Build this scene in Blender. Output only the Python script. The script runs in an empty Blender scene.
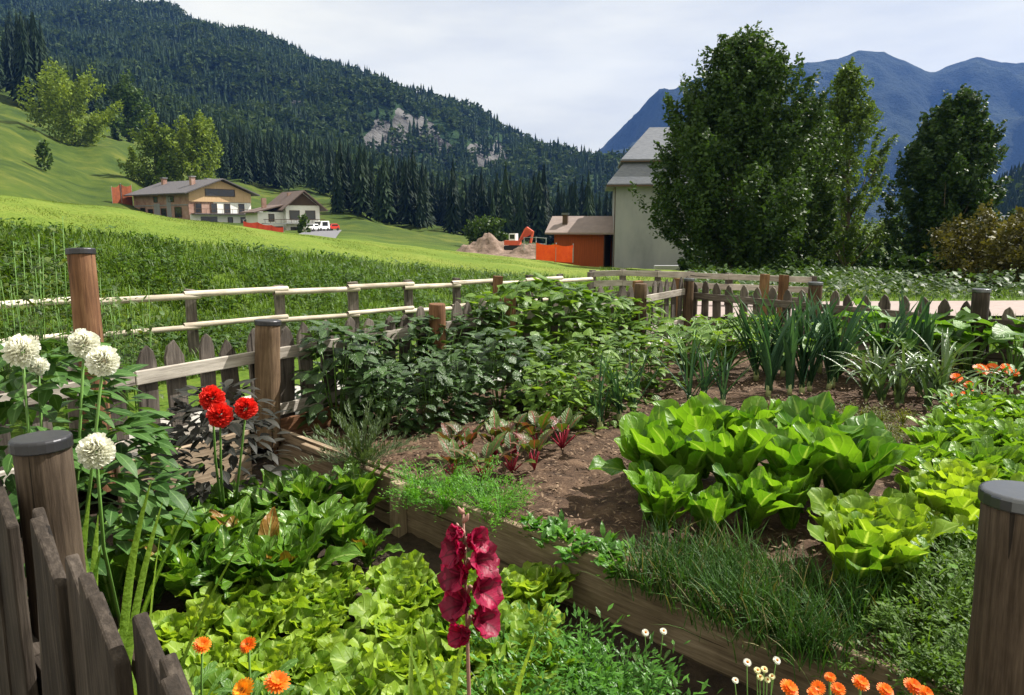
import bpy, math, random
import numpy as np
from mathutils import Matrix, Vector, Euler

R_ = math.radians
rng = np.random.default_rng(7)
random.seed(7)
sc = bpy.context.scene
col = sc.collection

# ------------------------------------------------------------------ camera
F, CX, CY, CH, PITCH = 740.0, 512.0, 347.5, 1.5, 9.63
cp, sp = math.cos(R_(PITCH)), math.sin(R_(PITCH))
cam = bpy.data.cameras.new("camera")
cam.lens = 36.0 * F / 1024.0
cam.sensor_width = 36
cam.clip_start, cam.clip_end = 0.05, 30000
cam_o = bpy.data.objects.new("camera", cam)
cam_o.location = (0, 0, CH)
cam_o.rotation_euler = (R_(90 - PITCH), 0, 0)
col.objects.link(cam_o)
sc.camera = cam_o

# ------------------------------------------------------------------ sky, sun, exposure
SUN_AZ, SUN_EL = math.atan2(0.84, 0.40), R_(49)          # azimuth from +Y towards +X
w = bpy.data.worlds.new("World")
sc.world = w
w.use_nodes = True
nt = w.node_tree
nt.nodes.clear()
out = nt.nodes.new("ShaderNodeOutputWorld")
sky = nt.nodes.new("ShaderNodeTexSky")
sky.sky_type = 'NISHITA'
sky.sun_disc = False
sky.sun_elevation = SUN_EL
sky.sun_rotation = SUN_AZ
bg = nt.nodes.new("ShaderNodeBackground")
bg.inputs[1].default_value = 0.06
bg2 = nt.nodes.new("ShaderNodeBackground")               # thin bright cloud veil
bg2.inputs[1].default_value = 0.56
tc = nt.nodes.new("ShaderNodeTexCoord")
mp = nt.nodes.new("ShaderNodeMapping")
mp.inputs['Scale'].default_value = (1.6, 1.6, 7.0)
mp.inputs['Rotation'].default_value = (0.12, -0.10, 0.4)
nz = nt.nodes.new("ShaderNodeTexNoise")
nz.inputs['Scale'].default_value = 1.7
nz.inputs['Detail'].default_value = 6
rmp = nt.nodes.new("ShaderNodeValToRGB")
rmp.color_ramp.elements[0].position = 0.30
rmp.color_ramp.elements[0].color = (0.80, 0.78, 0.68, 1)
rmp.color_ramp.elements[1].position = 0.62
rmp.color_ramp.elements[1].color = (1.12, 1.07, 0.85, 1)
r2 = nt.nodes.new("ShaderNodeValToRGB")
r2.color_ramp.elements[0].position = 0.25
r2.color_ramp.elements[0].color = (0.84,) * 3 + (1,)
r2.color_ramp.elements[1].position = 0.6
r2.color_ramp.elements[1].color = (0.99,) * 3 + (1,)
mx = nt.nodes.new("ShaderNodeMixShader")
L = nt.links.new
L(tc.outputs['Generated'], mp.inputs[0]); L(mp.outputs[0], nz.inputs['Vector'])
L(nz.outputs[0], rmp.inputs[0]); L(nz.outputs[0], r2.inputs[0])
L(sky.outputs[0], bg.inputs[0]); L(rmp.outputs[0], bg2.inputs[0])
L(r2.outputs[0], mx.inputs[0]); L(bg.outputs[0], mx.inputs[1]); L(bg2.outputs[0], mx.inputs[2])
L(mx.outputs[0], out.inputs[0])

sd = bpy.data.lights.new("sun", 'SUN')
sd.energy = 5.0
sd.angle = R_(0.6)
sd.color = (1.0, 0.95, 0.86)
so = bpy.data.objects.new("sun", sd)
SUNV = Vector((math.sin(SUN_AZ) * math.cos(SUN_EL), math.cos(SUN_AZ) * math.cos(SUN_EL), math.sin(SUN_EL)))
so.rotation_euler = SUNV.to_track_quat('Z', 'Y').to_euler()
so.location = (20, 10, 30)
col.objects.link(so)
vs = sc.view_settings
vs.view_transform, vs.look = 'Standard', 'None'
vs.exposure, vs.gamma, vs.use_curve_mapping = 1.22, 1, False
HAZE_D = 0.00012
sc.cycles.max_bounces = 6
sc.cycles.diffuse_bounces = 2
sc.cycles.transmission_bounces = 4
sc.cycles.transparent_max_bounces = 6
sc.cycles.volume_bounces = 0
sc.cycles.use_denoising = True
sc.cycles.sample_clamp_indirect = 4

# ------------------------------------------------------------------ projection helpers
def P(px, py, Y):
    """world point at world depth Y that the photograph shows at (px, py)"""
    s = (CY - py) / F
    h = Y * math.tan(math.atan(s) - R_(PITCH))
    d = Y * cp - h * sp
    return Vector(((px - CX) / F * d, Y, CH + h))

def G(px, py, z=0.0):
    """point of the level z under pixel (px, py)"""
    s = (CY - py) / F
    Y = (z - CH) / math.tan(math.atan(s) - R_(PITCH))
    return P(px, py, Y)

def at(px, Y, z=0.0):
    d = Y * cp - (z - CH) * sp
    return Vector(((px - CX) / F * d, Y, z))

def PIX(x, y, z):
    d = y * cp - (z - CH) * sp
    return CX + F * x / d, CY - F * ((z - CH) * cp + y * sp) / d

# ------------------------------------------------------------------ mesh builder
class MB:
    def __init__(self):
        self.V, self.Q, self.T, self.U, self.A = [], [], [], [], []
        self.n = 0

    def add(self, v, q=None, t=None, uv=None, rnd=0.5):
        v = np.asarray(v, float).reshape(-1, 3)
        m = len(v)
        self.V.append(v)
        if q is not None and len(q): self.Q.append(np.asarray(q, int).reshape(-1, 4) + self.n)
        if t is not None and len(t): self.T.append(np.asarray(t, int).reshape(-1, 3) + self.n)
        self.U.append(np.zeros((m, 2)) if uv is None else np.asarray(uv, float).reshape(-1, 2))
        self.A.append(np.full(m, rnd) if np.isscalar(rnd) else np.asarray(rnd, float).reshape(-1))
        self.n += m

    def merge(self, o, M=None):
        for v, u, a in zip(o.V, o.U, o.A):
            pass
        if not o.n: return
        v = np.vstack(o.V)
        if M is not None:
            m = np.array(M)
            v = v @ m[:3, :3].T + m[:3, 3]
        self.add(v, np.vstack(o.Q) if o.Q else None, np.vstack(o.T) if o.T else None, np.vstack(o.U), np.concatenate(o.A))

    def box(self, x0, x1, y0, y1, z0, z1):
        v = [(x, y, z) for z in (z0, z1) for y in (y0, y1) for x in (x0, x1)]
        self.add(v, [(0, 2, 3, 1), (4, 5, 7, 6), (0, 1, 5, 4), (2, 6, 7, 3), (0, 4, 6, 2), (1, 3, 7, 5)])
        return self

    def prism(self, poly, axis_a, axis_b, extr, o=(0, 0, 0)):
        """polygon of (a, b) points on two axes, pushed along extr"""
        a, b, e, o = (np.array(k, float) for k in (axis_a, axis_b, extr, o))
        n = len(poly)
        base = np.array([o + a * p + b * q for p, q in poly])
        v = np.vstack([base, base + e])
        q = [(i, (i + 1) % n, n + (i + 1) % n, n + i) for i in range(n)]
        t = [(0, i + 1, i) for i in range(1, n - 1)] + [(n, n + i, n + i + 1) for i in range(1, n - 1)]
        self.add(v, q, t)
        return self

    def tube(self, pts, rad, n=6, rnd=0.5, cap=True):
        pts = np.asarray(pts, float)
        k = len(pts)
        rad = np.full(k, rad) if np.isscalar(rad) else np.asarray(rad, float)
        tan = np.gradient(pts, axis=0)
        tan /= np.linalg.norm(tan, axis=1)[:, None] + 1e-9
        ref = np.array([1.0, 0, 0]) if abs(tan[0][2]) > 0.8 else np.array([0, 0, 1.0])
        a = np.cross(tan, ref); a /= np.linalg.norm(a, axis=1)[:, None] + 1e-9
        b = np.cross(tan, a)
        th = np.linspace(0, 2 * np.pi, n, endpoint=False)
        v = pts[:, None] + rad[:, None, None] * (np.cos(th)[None, :, None] * a[:, None] + np.sin(th)[None, :, None] * b[:, None])
        q = [(i * n + j, i * n + (j + 1) % n, (i + 1) * n + (j + 1) % n, (i + 1) * n + j) for i in range(k - 1) for j in range(n)]
        vv = v.reshape(-1, 3)
        t = []
        if cap:
            vv = np.vstack([vv, pts[-1], pts[0]])
            t = [((k - 1) * n + j, (k - 1) * n + (j + 1) % n, k * n) for j in range(n)] + [((j + 1) % n, j, k * n + 1) for j in range(n)]
        self.add(vv, q, t, rnd=rnd)
        return self

    def leaves(self, o, az, el, L, W, bend=0.6, prof=None, nt=5, nv=3, cup=0.15, ruf=0.0, rf=3.0, roll=0.0, rnd=None, lat=0.0, re=1.3):
        o = np.asarray(o, float).reshape(-1, 3)
        N = len(o)
        def arr(x): return np.broadcast_to(np.asarray(x, float), (N,)).astype(float)
        az, el, L, W, bend, roll, cup, ruf, lat = map(arr, (az, el, L, W, bend, roll, cup, ruf, lat))
        if rnd is None: rnd = rng.random(N)
        rnd = arr(rnd)
        t = np.linspace(0, 1, nt)
        ang = el[:, None] - bend[:, None] * t ** 1.5
        azt = az[:, None] + lat[:, None] * t
        dh = np.stack([np.cos(azt), np.sin(azt), 0 * azt], -1)
        up = np.array([0, 0, 1.0])
        T = np.cos(ang)[..., None] * dh + np.sin(ang)[..., None] * up
        seg = (T[:, 1:] + T[:, :-1]) * 0.5 * (L / (nt - 1))[:, None, None]
        spine = np.concatenate([np.zeros((N, 1, 3)), np.cumsum(seg, 1)], 1) + o[:, None]
        S = np.stack([-np.sin(azt), np.cos(azt), 0 * azt], -1)
        Nn = np.cross(T, S)
        cr, sr = np.cos(roll)[:, None, None], np.sin(roll)[:, None, None]
        S, Nn = cr * S + sr * Nn, cr * Nn - sr * S
        pr = PROF[prof or 'ovate']
        wt = np.interp(t, pr[0], pr[1])
        v = np.linspace(-1, 1, nv)
        hw = wt[None, :, None] * W[:, None, None] * 0.5 * v[None, None, :]
        ph = rng.random((N, 1, 1)) * 6.28
        dn = cup[:, None, None] * W[:, None, None] * 0.5 * np.abs(v[None, None, :]) ** 1.5 * wt[None, :, None]
        rr = ruf[:, None, None] * W[:, None, None] * np.sin(rf * 6.28 * t[None, :, None] + ph + 1.9 * np.sign(v)[None, None, :]) * np.abs(v)[None, None, :] ** re
        Pn = spine[:, :, None] + S[:, :, None] * hw[..., None] + Nn[:, :, None] * (dn + rr)[..., None]
        i = np.arange(nt - 1)[:, None]; j = np.arange(nv - 1)[None]
        q = np.stack([i * nv + j, i * nv + j + 1, (i + 1) * nv + j + 1, (i + 1) * nv + j], -1).reshape(-1, 4)
        q = (q[None] + (np.arange(N) * nt * nv)[:, None, None]).reshape(-1, 4)
        uv = np.stack(np.broadcast_arrays((v[None, None, :] + 1) / 2, t[None, :, None] + np.zeros((N, 1, 1))), -1)
        self.add(Pn.reshape(-1, 3), q, None, uv.reshape(-1, 2), np.repeat(rnd, nt * nv))
        return self

    def mesh(self, name, mat=None, smooth=True):
        me = bpy.data.meshes.new(name)
        V = np.vstack(self.V)
        Q = np.vstack(self.Q) if self.Q else np.zeros((0, 4), int)
        T = np.vstack(self.T) if self.T else np.zeros((0, 3), int)
        idx = np.concatenate([Q.ravel(), T.ravel()]).astype(np.int32)
        nq, ntr = len(Q), len(T)
        me.vertices.add(len(V)); me.vertices.foreach_set('co', V.astype(np.float32).ravel())
        me.loops.add(len(idx)); me.loops.foreach_set('vertex_index', idx)
        me.polygons.add(nq + ntr)
        st = np.concatenate([np.arange(nq) * 4, nq * 4 + np.arange(ntr) * 3]).astype(np.int32)
        me.polygons.foreach_set('loop_start', st)
        me.polygons.foreach_set('use_smooth', np.full(nq + ntr, smooth))
        uv = me.uv_layers.new(name='UVMap')
        uv.data.foreach_set('uv', np.vstack(self.U)[idx].astype(np.float32).ravel())
        at_ = me.attributes.new('rnd', 'FLOAT', 'POINT')
        at_.data.foreach_set('value', np.concatenate(self.A).astype(np.float32))
        me.update(calc_edges=True)
        me.validate()
        if mat: me.materials.append(mat)
        return me

PROF = {
    'ovate':   ([0, .12, .35, .6, .85, 1], [.05, .5, 1, .85, .42, .03]),
    'heart':   ([0, .08, .25, .5, .8, 1], [.5, .95, 1, .8, .38, .03]),
    'spoon':   ([0, .2, .45, .7, .88, .96, 1], [.26, .42, .78, 1, .94, .72, .40]),
    'romaine': ([0, .15, .4, .65, .86, 1], [.28, .42, .8, 1, .82, .22]),
    'chard':   ([0, .2, .34, .55, .8, 1], [.12, .14, .75, 1, .75, .1]),
    'strap':   ([0, .3, .7, .9, 1], [.8, 1, .8, .42, .04]),
    'lance':   ([0, .3, .6, 1], [.4, 1, .8, .04]),
    'petal':   ([0, .3, .6, .85, 1], [.3, .75, 1, .9, .45]),
    'round':   ([0, .15, .4, .7, .9, 1], [.35, .85, 1, .95, .65, .15]),
    'rhomb':   ([0, .5, 1], [.05, 1, .05]),
}

def tag(o, label=None, cat=None, group=None, kind=None):
    if label: o['label'] = label
    if cat: o['category'] = cat
    if group: o['group'] = group
    if kind: o['kind'] = kind
    return o

def obj(name, me, parent=None, M=None):
    o = bpy.data.objects.new(name, me)
    col.objects.link(o)
    if parent is not None: o.parent = parent
    if M is not None: o.matrix_basis = M
    return o

def empty(name, loc, rz=0.0):
    o = bpy.data.objects.new(name, None)
    col.objects.link(o)
    o.location = loc
    o.rotation_euler = (0, 0, rz)
    o.empty_display_size = 0.1
    return o

def spawn(parts, name, label, cat, group, loc, rz=0.0, s=1.0, tilt=(0, 0)):
    """parts: one mesh (a thing of one mesh) or [(name, mesh, [(name, mesh)...])...]; copies share mesh data"""
    if isinstance(parts, bpy.types.Mesh):
        o = obj(name, parts)
    else:
        o = empty(name, (0, 0, 0))
        for p in parts:
            c = obj(p[0], p[1], o)
            for g in (p[2] if len(p) > 2 else []): obj(g[0], g[1], c)
    o.location = loc
    o.rotation_euler = (tilt[0], tilt[1], rz)
    o.scale = (s, s, s) if np.isscalar(s) else s
    return tag(o, label, cat, group)

ORD = ["first", "second", "third", "fourth", "fifth", "sixth", "seventh", "eighth", "ninth", "tenth", "eleventh", "twelfth", "thirteenth", "fourteenth"]

# ------------------------------------------------------------------ materials
def mat_new(name):
    m = bpy.data.materials.new(name)
    m.use_nodes = True
    n = m.node_tree
    n.nodes.clear()
    o = n.nodes.new("ShaderNodeOutputMaterial")
    return m, n, o

def nd(n, typ, **kw):
    x = n.nodes.new(typ)
    for k, v in kw.items():
        if k in x.inputs.keys(): x.inputs[k].default_value = v
        else: setattr(x, k, v)
    return x

def ramp(n, fac, stops):
    r = n.nodes.new("ShaderNodeValToRGB")
    e = r.color_ramp.elements
    e[0].position, e[0].color = stops[0][0], (*stops[0][1], 1)
    e[1].position, e[1].color = stops[1][0], (*stops[1][1], 1)
    for p, c in stops[2:]:
        k = e.new(p); k.color = (*c, 1)
    n.links.new(fac, r.inputs[0])
    return r.outputs[0]

def mixc(n, f, a, b, mode='MIX'):
    m = n.nodes.new("ShaderNodeMix")
    m.data_type = 'RGBA'; m.blend_type = mode
    for k, v in ((0, f), (6, a), (7, b)):
        if isinstance(v, (int, float)): m.inputs[k].default_value = v
        elif isinstance(v, tuple): m.inputs[k].default_value = (*v, 1)
        else: n.links.new(v, m.inputs[k])
    return m.outputs[2]

def math_(n, op, a, b=0.0):
    m = n.nodes.new("ShaderNodeMath"); m.operation = op
    for k, v in ((0, a), (1, b)):
        if isinstance(v, (int, float)): m.inputs[k].default_value = v
        else: n.links.new(v, m.inputs[k])
    return m.outputs[0]

def leaf_mat(name, dark, light, rib=None, trans=0.38, tcol=None, rough=0.42, spec=0.4, bump=0.5, bscale=60, ribw=0.07, tip=None, tipamt=0.0):
    if 'petal' not in name:
        dark, light = tuple(k * .66 for k in dark), tuple(k * .84 for k in light)
    m, n, o = mat_new(name)
    a = nd(n, "ShaderNodeAttribute", attribute_name='rnd')
    oi = nd(n, "ShaderNodeObjectInfo")
    tcn = nd(n, "ShaderNodeTexCoord")
    noi = nd(n, "ShaderNodeTexNoise", Scale=9.0, Detail=4.0)
    n.links.new(tcn.outputs['Object'], noi.inputs['Vector'])
    f = math_(n, 'ADD', math_(n, 'MULTIPLY', a.outputs['Fac'], 0.62), math_(n, 'MULTIPLY', math_(n, 'SUBTRACT', noi.outputs[0], .25), 0.75))
    f = math_(n, 'ADD', f, math_(n, 'MULTIPLY', math_(n, 'SUBTRACT', oi.outputs['Random'], 0.5), 0.25))
    c = ramp(n, f, [(0.1, dark), (0.85, light)])
    uvn = nd(n, "ShaderNodeUVMap", uv_map='UVMap')
    sep = nd(n, "ShaderNodeSeparateXYZ")
    n.links.new(uvn.outputs[0], sep.inputs[0])
    du = math_(n, 'ABSOLUTE', math_(n, 'SUBTRACT', sep.outputs[0], 0.5))
    if tip:
        tf = math_(n, 'MULTIPLY', math_(n, 'SUBTRACT', 1.0, math_(n, 'MULTIPLY', a.outputs['Fac'], 1.0 / max(tipamt, .01))), sep.outputs[1])
        tfc = nd(n, "ShaderNodeClamp"); n.links.new(tf, tfc.inputs[0])
        c = mixc(n, tfc.outputs[0], c, tip)
    hgt = None
    if rib:
        rf_ = nd(n, "ShaderNodeMapRange"); rf_.inputs[1].default_value = 0.01; rf_.inputs[2].default_value = ribw
        rf_.inputs[3].default_value = 0.8; rf_.inputs[4].default_value = 0.0
        n.links.new(du, rf_.inputs[0])
        c = mixc(n, rf_.outputs[0], c, rib)
        # side veins in a chevron
        ch = math_(n, 'SINE', math_(n, 'MULTIPLY', math_(n, 'SUBTRACT', sep.outputs[1], math_(n, 'MULTIPLY', du, 0.45)), 44.0))
        vein = math_(n, 'POWER', math_(n, 'MAXIMUM', ch, 0.0), 6.0)
        c = mixc(n, math_(n, 'MULTIPLY', vein, 0.13), c, rib)
        hgt = vein
    bs = nd(n, "ShaderNodeBsdfPrincipled", Roughness=rough)
    bs.inputs['Specular IOR Level'].default_value = spec
    n.links.new(c, bs.inputs['Base Color'])
    nb = nd(n, "ShaderNodeTexNoise", Scale=float(bscale), Detail=2.0)
    n.links.new(tcn.outputs['Object'], nb.inputs['Vector'])
    bp = nd(n, "ShaderNodeBump", Strength=bump, Distance=0.012)
    n.links.new(nb.outputs[0] if hgt is None else math_(n, 'SUBTRACT', nb.outputs[0], math_(n, 'MULTIPLY', hgt, 0.35)), bp.inputs['Height'])
    n.links.new(bp.outputs[0], bs.inputs['Normal'])
    tr = nd(n, "ShaderNodeBsdfTranslucent")
    tcm = mixc(n, 1.0, c, tcol or (1.35, 1.25, 0.55), 'MULTIPLY')
    n.links.new(tcm, tr.inputs[0])
    n.links.new(bp.outputs[0], tr.inputs[1])
    ms = nd(n, "ShaderNodeMixShader"); ms.inputs[0].default_value = trans
    n.links.new(bs.outputs[0], ms.inputs[1]); n.links.new(tr.outputs[0], ms.inputs[2])
    n.links.new(ms.outputs[0], o.inputs[0])
    return m

def noise_mat(name, stops, scale=6.0, stretch=(1, 1, 1), rough=0.85, bump=0.4, bdist=0.01, detail=8, coord='Object', spec=0.25, metal=0.0, speck=None, rand=0.15):
    m, n, o = mat_new(name)
    tcn = nd(n, "ShaderNodeTexCoord")
    mpn = nd(n, "ShaderNodeMapping"); mpn.inputs['Scale'].default_value = stretch
    oi = nd(n, "ShaderNodeObjectInfo")
    ad = nd(n, "ShaderNodeVectorMath", operation='ADD')
    sc_ = nd(n, "ShaderNodeVectorMath", operation='SCALE'); sc_.inputs[3].default_value = 7.3
    cb = nd(n, "ShaderNodeCombineXYZ")
    for k in range(3): n.links.new(oi.outputs['Random'], cb.inputs[k])
    n.links.new(cb.outputs[0], sc_.inputs[0])
    n.links.new(tcn.outputs[coord], ad.inputs[0]); n.links.new(sc_.outputs[0], ad.inputs[1])
    n.links.new(ad.outputs[0], mpn.inputs[0])
    noi = nd(n, "ShaderNodeTexNoise", Scale=float(scale), Detail=float(detail), Roughness=0.65)
    n.links.new(mpn.outputs[0], noi.inputs['Vector'])
    f = math_(n, 'ADD', noi.outputs[0], math_(n, 'MULTIPLY', math_(n, 'SUBTRACT', oi.outputs['Random'], 0.5), rand))
    c = ramp(n, f, stops)
    if speck:
        n2 = nd(n, "ShaderNodeTexVoronoi", Scale=float(speck[0]))
        n.links.new(ad.outputs[0], n2.inputs['Vector'])
        c = mixc(n, math_(n, 'MULTIPLY', math_(n, 'LESS_THAN', n2.outputs['Distance'], speck[1]), 0.8), c, speck[2])
    bs = nd(n, "ShaderNodeBsdfPrincipled", Roughness=rough, Metallic=metal)
    bs.inputs['Specular IOR Level'].default_value = spec
    n.links.new(c, bs.inputs['Base Color'])
    bp = nd(n, "ShaderNodeBump", Strength=bump, Distance=bdist)
    n.links.new(noi.outputs[0], bp.inputs['Height'])
    n.links.new(bp.outputs[0], bs.inputs['Normal'])
    n.links.new(bs.outputs[0], o.inputs[0])
    return m

def wood_mat(name, dark, mid, light, rough=0.8):
    """grain and cracks run along the piece's own long (z) axis"""
    m, n, o = mat_new(name)
    tcn = nd(n, "ShaderNodeTexCoord"); oi = nd(n, "ShaderNodeObjectInfo")
    cb = nd(n, "ShaderNodeCombineXYZ")
    for k in range(3): n.links.new(oi.outputs['Random'], cb.inputs[k])
    sc_ = nd(n, "ShaderNodeVectorMath", operation='SCALE'); sc_.inputs[3].default_value = 9.1
    n.links.new(cb.outputs[0], sc_.inputs[0])
    ad = nd(n, "ShaderNodeVectorMath", operation='ADD')
    n.links.new(tcn.outputs['Object'], ad.inputs[0]); n.links.new(sc_.outputs[0], ad.inputs[1])
    mpn = nd(n, "ShaderNodeMapping"); mpn.inputs['Scale'].default_value = (1, 1, 0.06)
    n.links.new(ad.outputs[0], mpn.inputs[0])
    g = nd(n, "ShaderNodeTexNoise", Scale=70.0, Detail=6.0, Roughness=0.7); n.links.new(mpn.outputs[0], g.inputs['Vector'])
    big = nd(n, "ShaderNodeTexNoise", Scale=4.0, Detail=4.0); n.links.new(ad.outputs[0], big.inputs['Vector'])
    f = math_(n, 'ADD', math_(n, 'MULTIPLY', g.outputs[0], 0.6), math_(n, 'MULTIPLY', big.outputs[0], 0.4))
    f = math_(n, 'ADD', f, math_(n, 'MULTIPLY', math_(n, 'SUBTRACT', oi.outputs['Random'], 0.5), 0.16))
    c = ramp(n, f, [(0.33, dark), (0.5, mid), (0.66, light)])
    mp2 = nd(n, "ShaderNodeMapping"); mp2.inputs['Scale'].default_value = (1, 1, 0.03)
    n.links.new(ad.outputs[0], mp2.inputs[0])
    crk = nd(n, "ShaderNodeTexNoise", Scale=28.0, Detail=3.0); n.links.new(mp2.outputs[0], crk.inputs['Vector'])
    cf = math_(n, 'LESS_THAN', crk.outputs[0], 0.33)
    c = mixc(n, math_(n, 'MULTIPLY', cf, 0.75), c, tuple(k * 0.25 for k in dark))
    bs = nd(n, "ShaderNodeBsdfPrincipled", Roughness=rough); bs.inputs['Specular IOR Level'].default_value = 0.2
    n.links.new(c, bs.inputs['Base Color'])
    bp = nd(n, "ShaderNodeBump", Strength=0.7, Distance=0.004)
    n.links.new(math_(n, 'SUBTRACT', g.outputs[0], math_(n, 'MULTIPLY', cf, 0.7)), bp.inputs['Height'])
    n.links.new(bp.outputs[0], bs.inputs['Normal']); n.links.new(bs.outputs[0], o.inputs[0])
    return m

def plain(name, c, rough=0.6, metal=0.0, spec=0.3, var=0.15, scale=8):
    return noise_mat(name, [(0.3, tuple(k * (1 - var) for k in c)), (0.7, tuple(min(1, k * (1 + var)) for k in c))], scale=scale, rough=rough, metal=metal, spec=spec, bump=0.1, rand=0)

M = {}
M['lettuce'] = leaf_mat('lettuce_leaf', (.12, .27, .018), (.36, .52, .05), rib=(.42, .54, .16), trans=.48, bump=.35, bscale=40, rough=.5, spec=.28)
M['lettuce_right'] = leaf_mat('garden_lettuce_leaf', (.11, .26, .015), (.34, .50, .035), rib=(.38, .52, .13), trans=.5, bump=.35, bscale=38, rough=.5, spec=.28)
M['cornsalad'] = leaf_mat('small_salad_leaf', (.09, .24, .014), (.22, .40, .03), rib=(.25, .42, .08), trans=.42, rough=.4)
M['romaine'] = leaf_mat('chicory_leaf', (.06, .19, .012), (.18, .38, .022), rib=(.26, .40, .09), trans=.46, bump=.45, bscale=26, rough=.42, spec=.35)
M['chard'] = leaf_mat('chard_leaf', (.04, .135, .012), (.13, .28, .022), rib=(.30, .42, .12), trans=.36, bump=.7, bscale=26, rough=.38, spec=.4, ribw=.06, tip=(.30, .12, .02), tipamt=.06)
M['bean'] = leaf_mat('bean_leaf', (.022, .062, .016), (.062, .135, .026), rib=(.09, .17, .05), trans=.28, rough=.36, spec=.5, bump=.6)
M['bean_light'] = leaf_mat('young_bean_leaf', (.055, .15, .014), (.17, .30, .03), rib=(.2, .33, .07), trans=.42, rough=.42)
M['squash'] = leaf_mat('squash_leaf', (.045, .14, .018), (.12, .27, .03), rib=(.2, .34, .1), trans=.4, rough=.45)
M['parsley'] = leaf_mat('parsley_leaf', (.04, .16, .014), (.12, .31, .025), trans=.4, rough=.4)
M['carrot'] = leaf_mat('carrot_leaf', (.05, .20, .014), (.14, .37, .025), trans=.42, rough=.5)
M['carrot_pale'] = leaf_mat('thin_carrot_leaf', (.07, .11, .014), (.18, .21, .03), trans=.4, rough=.5)
M['chive'] = leaf_mat('chive_leaf', (.014, .055, .010), (.055, .14, .02), trans=.25, rough=.55, spec=.2, tip=(.25, .2, .08), tipamt=.14)
M['leek'] = leaf_mat('leek_leaf', (.022, .075, .040), (.065, .155, .070), trans=.25, rough=.5, spec=.25)
M['garlic'] = leaf_mat('garlic_leaf', (.035, .085, .03), (.11, .19, .07), trans=.25, rough=.38, spec=.5)
M['leekwhite'] = plain('leek_shaft', (.33, .38, .17), .5)
M['rosemary'] = leaf_mat('rosemary_needle', (.035, .07, .02), (.10, .155, .055), trans=.2, rough=.5)
M['beet'] = leaf_mat('beet_leaf', (.035, .07, .015), (.085, .16, .02), rib=(.30, .03, .05), trans=.3, tip=(.16, .03, .03), tipamt=.45)
M['beetstalk'] = plain('beet_stalk', (.28, .02, .045), .45)
M['dahlia_leaf'] = leaf_mat('dahlia_leaf', (.030, .095, .018), (.085, .19, .04), rib=(.14, .25, .08), trans=.32, rough=.5, spec=.25, bump=.15)
M['dark_leaf'] = leaf_mat('dark_dahlia_leaf', (.010, .016, .012), (.034, .034, .026), rib=(.04, .03, .03), trans=.15, rough=.55, spec=.22, bump=.15)
M['sword'] = leaf_mat('sword_leaf', (.11, .24, .025), (.27, .42, .06), trans=.45, rough=.45)
M['marigold_leaf'] = leaf_mat('marigold_leaf', (.028, .085, .008), (.125, .235, .018), trans=.4, rough=.5, spec=.25)
M['calendula_leaf'] = leaf_mat('calendula_leaf', (.06, .16, .02), (.14, .29, .04), rib=(.2, .33, .1), trans=.35)
M['white_petal'] = leaf_mat('white_petal', (.86, .85, .74), (.93, .93, .88), trans=.5, tcol=(1, 1, .9), rough=.6, bump=.1)
M['red_petal'] = leaf_mat('red_petal', (.62, .015, .012), (.80, .05, .03), trans=.3, tcol=(1.2, .6, .5), rough=.5, bump=.1)
M['orange_petal'] = leaf_mat('orange_petal', (.82, .14, .008), (.92, .25, .012), trans=.35, tcol=(1.1, .9, .6), rough=.5, bump=.1)
M['amber_petal'] = leaf_mat('amber_petal', (.85, .28, .01), (.92, .42, .02), trans=.35, tcol=(1.1, .9, .6), rough=.5, bump=.1)
M['glad_petal'] = leaf_mat('crimson_petal', (.12, .002, .020), (.42, .007, .068), rib=(.09, .001, .012), trans=.42, tcol=(1.4, .5, 1.0), rough=.5, bump=.15)
M['glad_stem'] = plain('gladiolus_stem', (.30, .16, .13), .5)
M['yellow_petal'] = leaf_mat('pale_yellow_petal', (.75, .70, .30), (.85, .82, .55), trans=.3, tcol=(1, 1, .8), rough=.6)
M['disc'] = plain('flower_disc', (.36, .12, .01), .8)
M['stem'] = plain('green_stem', (.10, .20, .04), .5)
M['bark'] = noise_mat('bark', [(.3, (.05, .038, .026)), (.7, (.14, .11, .08))], scale=9, stretch=(1, 1, .25), bump=.8, bdist=.03)
M['soil'] = noise_mat('soil', [(.28, (.022, .013, .008)), (.5, (.066, .039, .024)), (.72, (.15, .095, .06))], scale=9, bump=1.0, bdist=.05, rough=.95, detail=12, speck=(70, .16, (.22, .15, .10)), rand=0)
M['soil_dark'] = noise_mat('dark_soil', [(.3, (.016, .011, .008)), (.7, (.06, .042, .028))], scale=9, bump=1.0, bdist=.04, rough=.95, rand=0)  # darker soil tone, for the lower bed
M['chip'] = noise_mat('mulch_chip', [(.3, (.05, .03, .018)), (.7, (.26, .18, .12))], scale=30, rough=.9, rand=0)
M['gravel'] = noise_mat('pale_gravel', [(.3, (.24, .23, .21)), (.7, (.44, .42, .39))], scale=20, bump=.8, bdist=.02, rough=.9, rand=0)
M['road'] = noise_mat('road_asphalt', [(.3, (.22, .175, .165)), (.7, (.30, .245, .23))], scale=6, bump=.2, rough=.9, rand=0)
M['asphalt'] = noise_mat('grey_asphalt', [(.3, (.10, .10, .115)), (.7, (.16, .16, .175))], scale=1, bump=.2, rough=.9, rand=0)
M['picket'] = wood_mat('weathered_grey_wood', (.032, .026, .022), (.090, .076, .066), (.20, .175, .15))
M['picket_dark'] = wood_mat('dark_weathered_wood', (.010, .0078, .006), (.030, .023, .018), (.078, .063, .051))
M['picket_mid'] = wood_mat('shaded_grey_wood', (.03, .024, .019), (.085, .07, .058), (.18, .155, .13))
M['rail'] = wood_mat('silver_rail_wood', (.14, .12, .10), (.30, .27, .235), (.48, .44, .39))
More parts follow.
